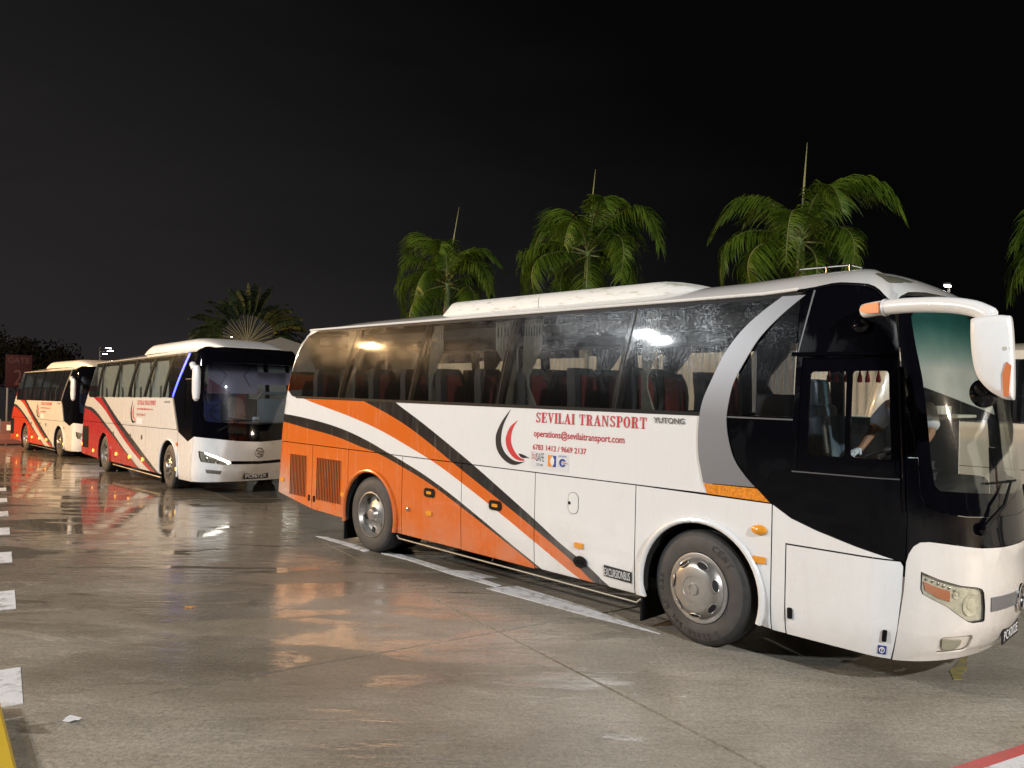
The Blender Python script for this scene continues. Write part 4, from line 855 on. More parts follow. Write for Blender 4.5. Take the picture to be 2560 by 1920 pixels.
mb = MB(); mb.lathe([(.03, 0), (.028, .02), (.015, .03), (0, .032)], o=(.84, 0, .69), ax=(0, -1, 0), seg=14); mb.build('lock_knob', CHROME, root)
fl = part(c, 'filler_flap', rrect(3.535, .985, 3.665, 1.20, .06, 6), PAINT1, .004, .004)
part(c, 'flap_gap', [rrect(3.53, .98, 3.67, 1.205, .065, 6), rrect(3.535, .985, 3.665, 1.20, .06, 6)], GREYT, .003, .003, parent=fl)
part(c, 'flap_lock', ellipse(3.55, 1.09, .018, .018, 10), BLACKM, .008, .008, parent=fl)
for x_, z_ in ((5.935, .47), (6.69, .455), (-1.60, .56), (-1.46, .56), (-.66, .55)): part(c, 'panel_latch', rrect(x_ - .02, z_ - .045, x_ + .02, z_ + .045, .012), BLACKM, .010, .012)
part(c, 'blue_sticker', rrect(6.64, .305, 6.715, .375, .006), BLUE, .002, .002)
mb = MB(); mb.tube([B1.pt(6.6775 + .022 * math.cos(t_ * math.pi / 8), .34 + .022 * math.sin(t_ * math.pi / 8), .004) for t_ in range(17)], .003, 5, cap=False); mb.tube([B1.pt(6.6775, .315, .004), B1.pt(6.6775, .365, .004)], .003, 5); mb.tube([B1.pt(6.652, .35, .004), B1.pt(6.70, .35, .004)], .003, 5); mb.build('sticker_symbol', PLATEW, root)
part(c, 'excursion_sign', [(4.015, .42), (4.345, .405), (4.345, .515), (4.015, .53)], INK, .003, .003)
lettering(c, 'excursion_lettering', 'EXCURSIONBUS', 4.025, .428, 4.335, .505, PLATEW, .005, .004)
# name, address, telephone
serif_text(c, 'company_lettering', 'SEVILAI TRANSPORT', 3.045, 1.902, 4.50, 2.012, REDT)
lettering(c, 'address_lettering', 'operations@sevilaitransport.com', 3.02, 1.725, 4.235, 1.825, REDT, .003, .014)
lettering(c, 'telephone_lettering', '6783 1412 / 9669 2137', 3.01, 1.605, 3.76, 1.665, REDT, .003, .016)
lettering(c, 'maker_lettering', 'YUTONG', 4.57, 1.965, 4.91, 2.02, GREYT, .008, .022)
def crescent(o, i): return o + i[::-1]
part(c, 'bird_logo_black', sp_([(2.655, 2.03), (2.52, 1.89), (2.44, 1.76), (2.425, 1.68), (2.445, 1.58), (2.52, 1.49), (2.63, 1.43), (2.75, 1.415), (2.90, 1.465)]) + sp_([(2.885, 1.462), (2.78, 1.455), (2.68, 1.48), (2.58, 1.54), (2.52, 1.63), (2.515, 1.74), (2.55, 1.86), (2.65, 2.02)]), INK, .0028, .002)
part(c, 'bird_logo_red', sp_([(2.775, 1.915), (2.66, 1.84), (2.60, 1.74), (2.59, 1.66), (2.63, 1.57), (2.71, 1.50), (2.80, 1.47), (2.89, 1.475)]) + sp_([(2.885, 1.486), (2.80, 1.51), (2.72, 1.58), (2.675, 1.66), (2.675, 1.75), (2.71, 1.84), (2.77, 1.908)]), RED, .0028, .002)
part(c, 'bird_logo_head', [(2.79, 1.545), (2.84, 1.545), (2.90, 1.53), (2.97, 1.505), (2.91, 1.507), (2.86, 1.50), (2.82, 1.515)], INK, .003, .002)
st = part(c, 'certificate_sticker', [(2.985, 1.412), (3.525, 1.395), (3.53, 1.585), (2.985, 1.598)], STICK, .0025, .002)
def stx(name, t_, a, b, d, e_, m_, bold=.0): lettering(c, name, t_, a, b, d, e_, m_, .004, bold, parent=st)
stx('sticker_lettering', 'biz', 3.0, 1.50, 3.075, 1.585, RED, -.01); stx('sticker_lettering', 'SAFE', 3.065, 1.485, 3.18, 1.575, GREYT, .0); stx('sticker_lettering', 'STAR', 3.07, 1.435, 3.17, 1.46, GREYT)
part(c, 'sticker_square', [(3.235, 1.44), (3.34, 1.438), (3.34, 1.562), (3.235, 1.565)], ORST, .0035, .001, parent=st); part(c, 'sticker_square', [(3.30, 1.442), (3.352, 1.441), (3.352, 1.56), (3.30, 1.56)], BLUE, .004, .001, parent=st)
part(c, 'sticker_dot', [(3.262, 1.50), (3.30, 1.56), (3.325, 1.52), (3.325, 1.48), (3.30, 1.442)], PLATEW, .0045, .001, parent=st)
stx('sticker_lettering', 'JAS-ANZ', 3.385, 1.548, 3.50, 1.572, BLUE)
mb = MB(); mb.tube([B1.pt(3.443 + .034 * math.cos(R(t_)), 1.495 + .034 * math.sin(R(t_)), .004) for t_ in range(30, 331, 20)], .010, 6); mb.build('sticker_ring', BLUE, st)
part(c, 'sticker_stroke', [(3.44, 1.493), (3.52, 1.490), (3.52, 1.496), (3.44, 1.499)], RED, .0155, .001, parent=st)
# rail, flaps, wheels
mb = MB(); mb.tube([B1.pt(.62, .33, .03), B1.pt(.66, .295, .035), *[B1.pt(.7 + i * .36, .295 - .0045 * i, .035) for i in range(11)], B1.pt(4.40, .243, .03), B1.pt(4.44, .27, .0)], .012, 8); mb.build('side_rail', RAILM, root)
for x_ in (1.2, 2.4, 3.6): mb = MB(); mb.tube([B1.pt(x_, .29, .03), (x_, .1, .42)], .01, 6); mb.build('rail_bracket', DARK, root)
for x_ in (-.74, 4.42): mb = MB(); mb.box((x_, .30, .26 if x_ < 0 else .25), (.02, .46, .40)); mb.build('mud_flap', BLACKM, root)
wheel(c, 5.08, .02, .515, 'front', steer=-.10, letters=True); wheel(c, 5.08, 2.48, .515, 'front', flip=True); wheel(c, -.02, .04, .515, 'rear', dual=True); wheel(c, -.02, 2.46, .515, 'rear', flip=True, dual=True)
# saloon: seats, curtains, luggage racks
for k in range(9):
    for y in (.34, .80, 1.66, 2.12): seat_block(c, -1.62 + .735 * k, y, False)
def curtain(c, x0, x1, z0, z1, y, tie=None, gat=.35):
    mb = MB(); n = 36; rows = 9; vs = []
    for r_ in range(rows + 1):
        z = z1 + (z0 - z1) * r_ / rows; q = 1.0 if not tie else max(gat, abs(z - tie) / (z1 - z0) * 1.9 + gat * .7); q = min(q, 1)
        for k in range(n + 1): vs.append((x0 + (x1 - x0) * k / n * q, y + .012 * math.sin(k * 1.25), z))
    mb.add(vs, [(r_ * (n + 1) + k, r_ * (n + 1) + k + 1, (r_ + 1) * (n + 1) + k + 1, (r_ + 1) * (n + 1) + k) for r_ in range(rows) for k in range(n)])
    o = mb.build('curtain', CLOTHW, c['root'], ang=80); return o
for x0_, x1_ in ((2.60, 2.20), (2.66, 2.95), (4.30, 4.5), (.98, 1.25), (-.72, -.90)): curtain(c, x0_, x1_, 2.08, 3.05, .17, 2.35)
for k, x_ in enumerate((-1.8, -.3, .4, 2.0, 3.1, 4.4)): curtain(c, x_, x_ + .42, 2.08, 2.98, 2.33, 2.4)
mb = MB(); mb.box((2.3, 1.25, 3.06), (7.9, 2.1, .02)); mb.build('ceiling_lining', INTER, root, smooth=False)
for y in (.42, 2.08): mb = MB(); mb.box((2.0, y, 2.92), (7.4, .5, .14), bev=.03); mb.build('luggage_rack', INTER, root)
# cab: dashboard, wheel, seat, shelf with tassels
mb = MB(); mb.box((6.66, 1.25, 1.42), (.42, 1.75, .26), bev=.08); mb.box((6.56, .66, 1.55), (.3, .6, .18), bev=.06); mb.build('dashboard', DASH, root)
mb = MB(); ctr = Vector((6.36, .62, 1.76)); ax_ = Vector((-.42, 0, .9)).normalized(); u_ = Vector((0, 1, 0)); w_ = ax_.cross(u_)
mb.tube([ctr + (u_ * math.cos(t_ * math.pi / 16) + w_ * math.sin(t_ * math.pi / 16)) * .235 for t_ in range(33)], .016, 8, cap=False); sw = mb.build('steering_wheel', DASH, root)
mb = MB(); mb.tube([ctr, ctr - ax_ * .4], .035, 8); mb.tube([ctr - u_ * .23, ctr + u_ * .23], .018, 6); mb.build('steering_column', DASH, sw)
mb = MB(); Mx = Matrix.Rotation(-.14, 3, 'Y')
mb.box((5.93, .60, 1.85), (.14, .50, .66), mat=Mx, bev=.05); mb.box((5.88, .60, 2.27), (.12, .30, .26), mat=Mx, bev=.05); mb.box((6.16, .60, 1.50), (.48, .50, .15), bev=.05); ds_ = mb.build('driver_seat', SEATB, root)
for yy in (.38, .82): mb = MB(); mb.box((6.00, yy, 1.82), (.13, .09, .55), mat=Mx, bev=.04); mb.build('seat_bolster', SEATB, ds_)
mb = MB(); mb.box((6.16, .6, 1.3), (.3, .35, .3)); mb.build('seat_pedestal', DASH, ds_)
TAS = pm('tassel_red', (.45, .02, .025), .8)
mb = MB(); mb.tube([(5.5, 1.9, 2.56), (7.0, 1.9, 2.56)], .006, 5); tr_ = mb.build('tassel_rail', BLACKM, root)
for k in range(12):
    x_ = 5.40 + k * .105 + (.03 if k % 3 == 0 else 0); mb = MB(); mb.lathe([(.006, .10), (.012, .05), (.022, .02), (.027, -.02), (.02, -.035), (0, -.035)], o=(x_, 1.9, 2.44), seg=8); mb.build('tassel', TAS, tr_)
mb = MB(); mb.box((6.60, .35, 2.37), (.02, .10, .085), bev=.01); mb.build('dash_camera', BLACKM, root)
mb = MB(); mb.box((6.62, 1.5, 2.10), (.3, 1.0, .03), bev=.01)
for k in range(4): mb.box((6.55, 1.2 + k * .2, 2.15), (.1, .1, .08), bev=.01)
mb.build('windscreen_shelf', CLOTHW, root)
mb = MB(); mb.box((5.55, .55, 2.05), (.34, .3, .42), bev=.03); mb.build('cab_locker', pm('locker_grey', (.14, .16, .18), .5), root)
part(c, 'windscreen_blind', [(7.10, 2.35), (7.3, 2.30), (7.62, 2.22), (8.0, 2.14), (8.0, 2.99), (7.2, 2.97), (7.08, 2.9)], pm('blind_grey', (.34, .34, .32), .8, vary=.15), -.05, .004)
# ------------------------------------------------------------------ the person leaning over the wheel
def skinned(name, pts, edges, radii, mat, parent, sub=2):
    me = bpy.data.meshes.new(name); me.from_pydata(pts, edges, []); o = bpy.data.objects.new(name, me); link(o)
    md = o.modifiers.new('skin', 'SKIN'); md.use_smooth_shade = True
    for i, r_ in enumerate(radii): me.skin_vertices[0].data[i].radius = r_ if isinstance(r_, tuple) else (r_, r_)
    me.skin_vertices[0].data[0].use_root = True
    o.modifiers.new('sub', 'SUBSURF').levels = sub; o.modifiers['sub'].render_levels = sub
    ev = o.evaluated_get(bpy.context.evaluated_depsgraph_get()); m2 = bpy.data.meshes.new_from_object(ev)
    bpy.data.objects.remove(o); bpy.data.meshes.remove(me); m2.materials.clear(); m2.materials.append(mat); m2.name = name; m2.shade_smooth()
    o = bpy.data.objects.new(name, m2); link(o, parent); return o
yw = YAW1
def b2w(x, y, z): return (BX + math.cos(yw) * x - math.sin(yw) * y, BY + math.sin(yw) * x + math.cos(yw) * y, z)
pr = empty('person', b2w(6.42, 1.05, 1.15), yw, 'person in a grey polo shirt with a white glove, leaning over the steering wheel', 'person')
# local frame: x forward along the coach, y to the far side; the person faces the near side window
def q_(x, y, z): return (x - 6.42, y - 1.05, z - 1.15)
body = [q_(6.45, 1.14, 1.62), q_(6.44, 1.10, 1.80), q_(6.43, 1.02, 2.0), q_(6.455, .94, 2.13), q_(6.51, .90, 2.23), q_(6.545, .88, 2.29), q_(6.57, .86, 2.41), q_(6.58, .85, 2.51),
        q_(6.34, .94, 2.16), q_(6.275, .84, 1.98), q_(6.225, .66, 1.81), q_(6.21, .60, 1.79),
        q_(6.66, .94, 2.16), q_(6.72, .84, 1.97), q_(6.66, .66, 1.80), q_(6.64, .60, 1.78),
        q_(6.42, 1.15, 1.58), q_(6.42, 1.1, 1.36), q_(6.42, 1.14, 1.17), q_(6.59, 1.15, 1.58), q_(6.59, 1.1, 1.36), q_(6.59, 1.14, 1.17)]
be = [(0, 1), (1, 2), (2, 3), (3, 4), (4, 5), (5, 6), (6, 7), (3, 8), (8, 9), (9, 10), (10, 11), (3, 12), (12, 13), (13, 14), (14, 15), (0, 16), (16, 17), (17, 18), (0, 19), (19, 20), (20, 21)]
br = [(.15, .12), (.15, .12), (.155, .12), (.13, .10), .06, .058, (.085, .095), (.07, .085), .062, .044, .030, .026, .062, .044, .03, .026, .085, .06, .05, .085, .06, .05]
skinned('body', body, be, br, SKIN_, pr)
skinned('shirt', [body[i] for i in (0, 1, 2, 3, 8)] + [tuple(Vector(body[8]).lerp(Vector(body[9]), .95))] + [body[12], tuple(Vector(body[12]).lerp(Vector(body[13]), .95))] + [tuple(Vector(body[3]).lerp(Vector(body[4]), .55))],
        [(0, 1), (1, 2), (2, 3), (3, 4), (4, 5), (3, 6), (6, 7), (3, 8)], [(.185, .15), (.18, .145), (.178, .14), (.155, .125), .085, .085, .085, .085, .075], SHIRT, pr)
skinned('trousers', [body[0], body[16], body[17], tuple(Vector(body[18]) + Vector((0, 0, .04))), body[19], body[20], tuple(Vector(body[21]) + Vector((0, 0, .04)))], [(0, 1), (1, 2), (2, 3), (0, 4), (4, 5), (5, 6)], [(.165, .14), .10, .08, .07, .10, .08, .07], TROUS, pr)
skinned('hair', [tuple(Vector(body[6]) + Vector((0, .03, .05))), tuple(Vector(body[7]) + Vector((0, .03, .02)))], [(0, 1)], [(.095, .10), (.08, .09)], HAIR, pr)
mb = MB()
for s_ in (-1, 1): mb.lathe([(.012, 0), (.010, .006), (0, .008)], o=Vector(body[6]) + Vector((s_ * .033, -.088, .03)), ax=(0, -1, 0), seg=8)
mb.tube([Vector(body[6]) + Vector((0, -.085, .02)), Vector(body[6]) + Vector((0, -.115, -.02))], [.012, .016], 6); mb.build('face', SKIN_, pr)
mb = MB(); cu = Vector(body[8]).lerp(Vector(body[9]), .95); dv = (Vector(body[9]) - Vector(body[8])).normalized(); mb.lathe([(.060, -.006), (.062, 0), (.060, .006)], o=cu, ax=dv, seg=20); mb.build('cuff_trim', pm('cuff_orange', (.42, .18, .06), .7), pr)
for hand, wrist, sg in ((body[11], body[10], -1), (body[15], body[14], 1)):
    h = Vector(hand); d = (h - Vector(wrist)).normalized(); s_ = Vector((1, 0, 0)) * sg; pts = [tuple(h - d * .06), tuple(h), tuple(h + d * .045)]; ed = [(0, 1), (1, 2)]; rr = [.032, (.042, .026), (.044, .024)]
    for k in range(4):
        o_ = (k - 1.5) * .021; ln = (.036, .044, .042, .034)[k]; b0 = h + d * .05 + s_ * o_; i0 = len(pts)
        pts += [tuple(b0), tuple(b0 + d * ln + Vector((0, 0, -.008))), tuple(b0 + d * (ln * 1.1) + Vector((0, 0, -.04))), tuple(b0 + d * (ln * .5) + Vector((0, 0, -.06)))]; ed += [(2, i0), (i0, i0 + 1), (i0 + 1, i0 + 2), (i0 + 2, i0 + 3)]; rr += [.012, .0105, .0095, .008]
    i0 = len(pts); pts += [tuple(h - s_ * .045 + d * .01), tuple(h - s_ * .06 + d * .04 + Vector((0, 0, -.015)))]; ed += [(1, i0), (i0, i0 + 1)]; rr += [.012, .010]
    skinned('gloved_hand', pts, ed, rr, GLOVE, pr, 1)
# ------------------------------------------------------------------ the two red striped coaches behind
REDC = (.58, .045, .03); DGR = (.045, .045, .05); CRM = (.76, .745, .70)
BLUEL = emis('led_strip_blue', (.05, .09, 1.0), 4.0); LEDW = emis('headlight_led_white', (1, .98, .93), 9.0)
BANNER = pm('banner_mauve', (.40, .36, .48), .8); BANR = pm('banner_plum', (.25, .10, .15), .8); BANN = pm('banner_blue', (.06, .07, .22), .8)
CABP = pm('cab_partition', (.30, .33, .34), .5)
def modern_coach(name, loc, yaw, pitch, label, hub, seam_s, front, rear, belt, plate, detail, red, blue, curt):
    sh = Shape(seam_s - .15, front, rear, belt=belt, rr=.16); c = coach_root(name, loc, yaw, pitch, label, sh); root = c['root']; g = .006; S0 = seam_s; E_ = sh.xs + sh.lf; k = (hub - 5.39)
    XR = rear[0][1]; sm = 1.37 if belt > 2.03 else 1.28; d = S0 - 6.98
    sx = lambda x: x * (hub + .3) / 5.69 if x > 0 else x
    cv = lambda pts: [(-3, 2.5)] + [(sx(a), b) for a, b in pts] + [(5.2, .1)]
    paint = livery('paint_' + name, CRM, [
        (cv([(-.6, 2.3), (-.08, 2.07), (.8, 1.70), (1.66, 1.37), (2.4, 1.11), (3.11, .86), (4.65, .29), (5.0, .15)]), DGR),
        (cv([(-1.0, 2.3), (-.4, 2.06), (.4, 1.72), (1.18, 1.385), (2.69, .82), (4.35, .31), (4.8, .15)]), red),
        (cv([(-1.8, 2.25), (-1.23, 2.08), (-.27, 1.82), (.79, 1.41), (2.25, .845), (3.55, .43), (3.96, .31), (4.4, .15)]), CRM),
        (cv([(-2.36, 1.87), (-1.38, 1.78), (-.69, 1.61), (-.02, 1.39), (.9, 1.09), (1.8, .77), (3.07, .33), (3.5, .15)]), DGR),
        (cv([(-2.39, 1.80), (-1.6, 1.70), (-.79, 1.53), (-.13, 1.32), (.9, 1.015), (1.8, .715), (3.02, .32), (3.4, .15)]), red)], dirt=.2)
    part(c, 'rear_corner_panel', [(-3.9, .42), (-1.3, .34), (-.58, .32), *arc(0, .5, .6, 196, 150, 5), (-.6, 1.0), (-.6, sm - g), (-3.9, sm - g)], paint)
    part(c, 'rear_wheel_panel', [(-.6 + 2 * g, .80), *arc(0, .5, .6, 148, -14, 16), (.66, .33), (.66, sm - g), (-.6 + 2 * g, sm - g)], paint)
    xs_ = [.67 + (hub - .67 - .7) * i / 4 for i in range(5)]
    for a, b in zip(xs_, xs_[1:]): part(c, 'luggage_door', [(a + g, .325 - .008 * a), (b - g, .325 - .008 * b), (b - g, sm - g), (a + g, sm - g)], paint)
    part(c, 'front_wheel_panel', [(hub - .70 + g, .28), *arc(hub, .5, .62, 200, -20, 18), (hub + .62, .27), (hub + .62, sm - g), (hub - .7 + g, sm - g)], paint)
    b0 = 5.98 + d
    part(c, 'front_flank_panel', [(hub + .62 + g, .27), (S0 - .14, .27), (S0 - .06, .8), (S0 - .005, 1.24), (6.66 + d, 1.135), (b0 + .02, 1.335), (b0 - .02, sm - g), (hub + .62 + g, sm - g)], paint)
    part(c, 'flank_hatch', [(hub + .75, .30), (S0 - .17, .30), (S0 - .12, .8), (S0 - .11, .86), (hub + .75, .9)], paint, .004, .004)
    st = [(5.62 + d, belt + .02), (5.76 + d, 1.85), (b0, sm)]
    rw = {1: -1.77}
    def rx(z): return lerp_tab(rear, z) + .14
    part(c, 'upper_side_panel', [(-3.9, sm + g), (b0 - .03, sm + g), (5.74 + d, 1.85), (5.60 + d, belt), (rx(belt) + .30, belt), (rx(2.2) + .06, belt + .10), (rx(2.4), 2.4), (rx(2.7), 2.7), (rx(3.0), 3.02), (rx(3.0) + .1, 3.085), (-3.9, 3.085)], paint)
    mb = MB(); skin_mesh(mb, sh, [[(-3.9, .45), (-1.6, .5), (-1.2, 3.08), (-3.9, 3.08)]], 0, .01, 1); mb.build('rear_panel', paint, root, tri=True)
    far_side_and_frame(c, ((0, .6), (hub, .62)), -2.2, 6.5, .3, paint, [-1.2, .4, 2.0, 3.6, 5.2 + d, 6.4 + d], GLASSF, 6.0 + d)
    for ax_, r_ in ((0, .61), (hub, .63)): mb = MB(); mb.tube([(p[0], -.008, p[1]) for p in arc(ax_, .5, r_, 196, -16, 26)], .022, 8); mb.build('arch_lip', paint, root)
    # side glazing
    zb, zt = belt + .015, 3.075; tops = [-.71, 1.05, 2.56, 4.0, 5.29]; bots = [-1.0, .68, 2.13, 3.45, 4.88]; tops = [a * (5.6 + d) / 5.6 for a in tops]; bots = [a * (5.6 + d) / 5.6 for a in bots]
    part(c, 'window_header', [(rx(3.05) + .1, 3.06), (6.4 + d, 3.06), (6.45 + d, 3.10), (rx(3.05), 3.10)], BLACKM, -.002, .02)
    part(c, 'window_pane', [(rx(belt) + .32, zb), (bots[0] - .006, zb), (tops[0] - .006, zt), (rx(3.0) + .1, zt), (rx(2.7) + .01, 2.7), (rx(2.4) + .01, 2.4), (rx(2.2) + .08, belt + .1)], GLASS2, .001, .006)
    for i in range(4): part(c, 'window_pane', [(bots[i] + .006, zb), (bots[i + 1] - .006, zb), (tops[i + 1] - .006, zt), (tops[i] + .006, zt)], GLASS2, .001, .006)
    part(c, 'window_pane', [(bots[4] + .006, zb), (5.60 + d, zb), (6.33 + d, zt), (tops[4] + .006, zt)], GLASS2, .001, .006)
    for a, b in zip(bots, tops): part(c, 'window_pillar', [(a - .06, zb), (a + .06, zb), (b + .06, zt), (b - .06, zt)], BLACKM, -.02, .04)
    part(c, 'led_strip' if blue else 'grey_sash', [(5.61 + d, belt + .03), (5.70 + d, belt + .03), (6.47 + d, 3.08), (6.36 + d, 3.08)], BLUEL if blue else GREYB, .01, .01)
    part(c, 'grey_sash', [(5.62 + d, belt + .02), (5.70 + d, belt + .02), (5.83 + d, 1.85), (b0 + .08, sm), (b0, sm), (5.75 + d, 1.85)], GREYB, .008, .01)
    dw = rrect(6.42 + d, 1.62, S0 - .12, 2.48, .03)
    part(c, 'driver_bay_panel', [[(5.71 + d, belt), (5.84 + d, 1.85), (b0 + .09, sm), (b0 + .03, 1.345), (6.66 + d, 1.145), (S0 - .005, 1.255), (S0, 2.0), (S0 - .03, 3.06), (6.48 + d, 3.06)], dw], BLACK, .001, .012)
    part(c, 'driver_window_pane', dw, GLASS1D, -.004, .006)
    part(c, 'door_trim', [(6.40 + d, 2.50), (S0 - .05, 2.50), (S0 - .05, 2.515), (6.40 + d, 2.515)], GREYT, .006, .006)
    # front end
    cap = [(S0 + .01, 1.262), (S0 + .2, 1.255), (S0 + .6, 1.222), (S0 + 1.0, 1.17), (E_, 1.145)]
    hl = [(a + d, b) for a, b in [(7.165, .955), (7.35, .928), (7.58, .855), (7.85, .73), (7.878, .69), (7.836, .635), (7.586, .68), (7.25, .722), (7.185, .82)]]
    fg = [(a + d, b) for a, b in [(7.365, .56), (7.72, .526), (7.70, .437), (7.41, .473)]]
    part(c, 'front_bumper', [[(S0 - .13, .28), (E_, .28), (E_, 1.135)] + [(a, b - .008) for a, b in cap[::-1][1:]] + [(S0 - .05, .8)], hl, fg], pm('bumper_' + name, (.74, .735, .71), .28, coat=.4, vary=.06), 0, .012, both=True)
    part(c, 'windscreen_surround', cap + [(E_, 1.52), (S0 + 1.0, 1.54), (S0 + .37, 1.60), (S0 + .33, 1.75), (S0 + .33, 2.75), (S0 + .36, 2.86), (E_, 2.87), (E_, 3.20), (S0 + .3, 3.22), (S0 - .02, 3.12), (S0 + .005, 2.0)], BLACK, 0, .012, both=True)
    part(c, 'windscreen', [(E_, 1.525), (E_, 2.865), (S0 + .365, 2.855), (S0 + .335, 2.75), (S0 + .335, 1.75), (S0 + .375, 1.605), (S0 + 1.0, 1.545)], glass('screen_' + name, (.72, .76, .79), .3, .006, 90, shade=(2.66, 2.86, (.05, .09, .16))), -.003, .006, both=True)
    for sd in (0, 1):
        h = part(c, 'headlight', hl, STEEL, -.04, .006, side=sd)
        part(c, 'daylight_strip', [(a + d, b) for a, b in [(7.33, .93), (7.58, .853), (7.85, .728), (7.87, .69), (7.82, .655), (7.80, .70), (7.56, .81), (7.34, .895)]], LEDW if detail else STEEL, -.01, .02, side=sd, parent=h)
        for a, b, r_ in ((7.42, .78, .055), (7.62, .735, .05)):
            mb = MB(); p0 = Vector(sh.pt(a + d, b, -.035, sd)); n_ = (Vector(sh.pt(a + d, b, .02, sd)) - p0).normalized(); mb.lathe([(r_, 0), (r_, .02), (r_ * .7, .015), (0, .03)], o=p0, ax=n_, seg=16); mb.build('lamp_bowl', CHROME, h)
        part(c, 'headlight_cover', hl, LENS, -.001, .003, side=sd, parent=h)
        f_ = part(c, 'fog_light', fg, STEEL, -.012, .012, side=sd)
    part(c, 'grille_bar', [(7.88 + d, .735), (E_, .715), (E_, .65), (7.89 + d, .665)], BLACK, .004, .01, both=True)
    p0 = Vector(sh.pt(E_ - .005, .90, .01)); mb = MB(); mb.tube([p0 + Vector((0, .10 * math.cos(t * math.pi / 14), .10 * math.sin(t * math.pi / 14))) for t in range(29)], .012, 8, cap=False); em = mb.build('front_emblem', CHROME, root)
    for kx in (-.03, .03): mb = MB(); mb.tube([p0 + Vector((.004, -.07 + .14 * a, kx + .02 * math.sin(a * 6.3))) for a in [i / 8 for i in range(9)]], .01, 6); mb.build('emblem_stroke', CHROME, em)
    xq = sh.pt(E_ - .05, .39, 0)[0] + .012; mb = MB(); mb.box((xq, 1.2, .39), (.012, .56, .13), bev=.003); pl = mb.build('number_plate', PLATEB, root)
    if plate: flat_text('plate_lettering', plate, lambda a, b: (xq + .0085, 1.2 - .24 + .48 * a, .348 + .082 * b), PLATEW, pl, .018)
    wiper(c, 7.66 + d, 1.40, 8.05 + d, 1.62, 7.7 + d, 1.6, E_ - .02, 1.61)
    ZG = [(-3.9, 3.085), (6.3 + d, 3.10), (S0 - .2, 3.11), (S0 + .1, 3.17), (S0 + .4, 3.21), (E_, 3.19)]
    roof(c, 'roof', ZG, [(-1.3, 3.20), (0, 3.28), (5, 3.34), (6.4 + d, 3.36)], -1.2, 6.4 + d, paint, 1.7, 3.0, S0 - .1)
    mb = MB(); mb.tube([sh.pt(s_, lerp_tab(ZG, s_) + .01, .006) for s_ in [-1.4 + .3 * i for i in range(int((S0 + 1.2) / .3))]], .015, 8); mb.build('roof_gutter', paint, root)
    pod(c, 2.3 + d, 7.15 + d, .35, 2.15, 3.22, 3.50, 1.6, WHITE, .5)
    # mirror
    mb = MB(); mx = S0 + .1
    mb.tube(smooth_path([(S0 - .05, .0, 2.79), (S0 + .2, -.12, 2.80), (S0 + .43, -.18, 2.79), (S0 + .50, -.19, 2.70)], 4), .06, 10); ma_ = mb.build('mirror_arm', WHITE, root)
    mb = MB(); mb.lathe([(.0, .04), (.10, .02), (.145, -.06), (.155, -.3), (.15, -.52), (.12, -.66), (.06, -.71), (0, -.72)], seg=20); o = mb.build('mirror_housing', WHITE, root); o.location = (S0 + .60, -.17, 2.74); o.scale = (.85, .5, 1)
    # lights, rail, wheels, livery lettering
    for x_, z_ in ((-2.50, .66), (-1.15, .53), (1.2, .56), (2.39, .55), (3.49, .55), (hub + .56, .49)):
        h = part(c, 'side_marker', ellipse(sx(x_) if x_ < 4 else x_, z_, .05, .045, 12), AMBERL, .018, .018)
    part(c, 'side_indicator', ellipse(hub + .58, 1.05, .05, .04, 12), ORL, .02, .02)
    v_ = part(c, 'vent', rrect(-2.40, .58, -1.72, 1.22, .03), BLACKM, .003, .005)
    for q in range(9): x_ = -2.33 + q * .067; part(c, 'slat', [(x_, .60), (x_ + .02, .60), (x_ + .02, 1.20), (x_, 1.20)], DARK, .01, .006, parent=v_)
    for x_ in (.9, 2.45 + k * .4, 3.4 + k * .6): part(c, 'door_lock', ellipse(x_, 1.1, .05, .06, 12), GREYT, .01, .01)
    mb = MB(); mb.tube([sh.pt(.85, .26, .02), sh.pt(hub - .62, .21, .02)], .02, 8); mb.build('side_rail', STEEL, root)
    for x_ in (-.72, hub - .68): mb = MB(); mb.box((x_, .30, .25), (.02, .46, .36)); mb.build('mud_flap', BLACKM, root)
    wheel(c, hub, .03, .51, 'disc', steer=-.06); wheel(c, hub, 2.47, .51, 'disc', flip=True); wheel(c, 0, .04, .51, 'rear', dual=True); wheel(c, 0, 2.46, .51, 'rear', flip=True, dual=True)
    q = k * .55 - (0 if detail else .35)
    serif_text(c, 'company_lettering', 'SEVILAI TRANSPORT', 3.0 + q, sm + .54, 4.45 + q, sm + .65, REDT)
    lettering(c, 'address_lettering', 'operations@sevilaitransport.com', 2.95 + q, sm + .40, 4.2 + q, sm + .47, REDT)
    lettering(c, 'telephone_lettering', '6783 1412 / 9669 2137', 2.95 + q, sm + .26, 3.65 + q, sm + .32, REDT)
    lettering(c, 'maker_lettering', 'HIGER BUS' if False else 'GOLDEN', 5.05 + q, sm + .60, 5.45 + q, sm + .65, GREYT)
    part(c, 'certificate_sticker', [(2.95 + q, sm + .05), (3.42 + q, sm + .05), (3.42 + q, sm + .20), (2.95 + q, sm + .20)], STICK, .003, .002)
    part(c, 'bird_logo_black', sp_([(2.62 + q, sm + .66), (2.44 + q, sm + .42), (2.44 + q, sm + .22), (2.60 + q, sm + .07), (2.86 + q, sm + .10)]) + sp_([(2.82 + q, sm + .12), (2.65 + q, sm + .13), (2.54 + q, sm + .24), (2.52 + q, sm + .42), (2.61 + q, sm + .64)]), INK, .003, .002)
    part(c, 'bird_logo_red', sp_([(2.74 + q, sm + .56), (2.60 + q, sm + .38), (2.63 + q, sm + .22), (2.86 + q, sm + .12)]) + sp_([(2.83 + q, sm + .16), (2.70 + q, sm + .25), (2.68 + q, sm + .38), (2.73 + q, sm + .54)]), RED, .003, .002)
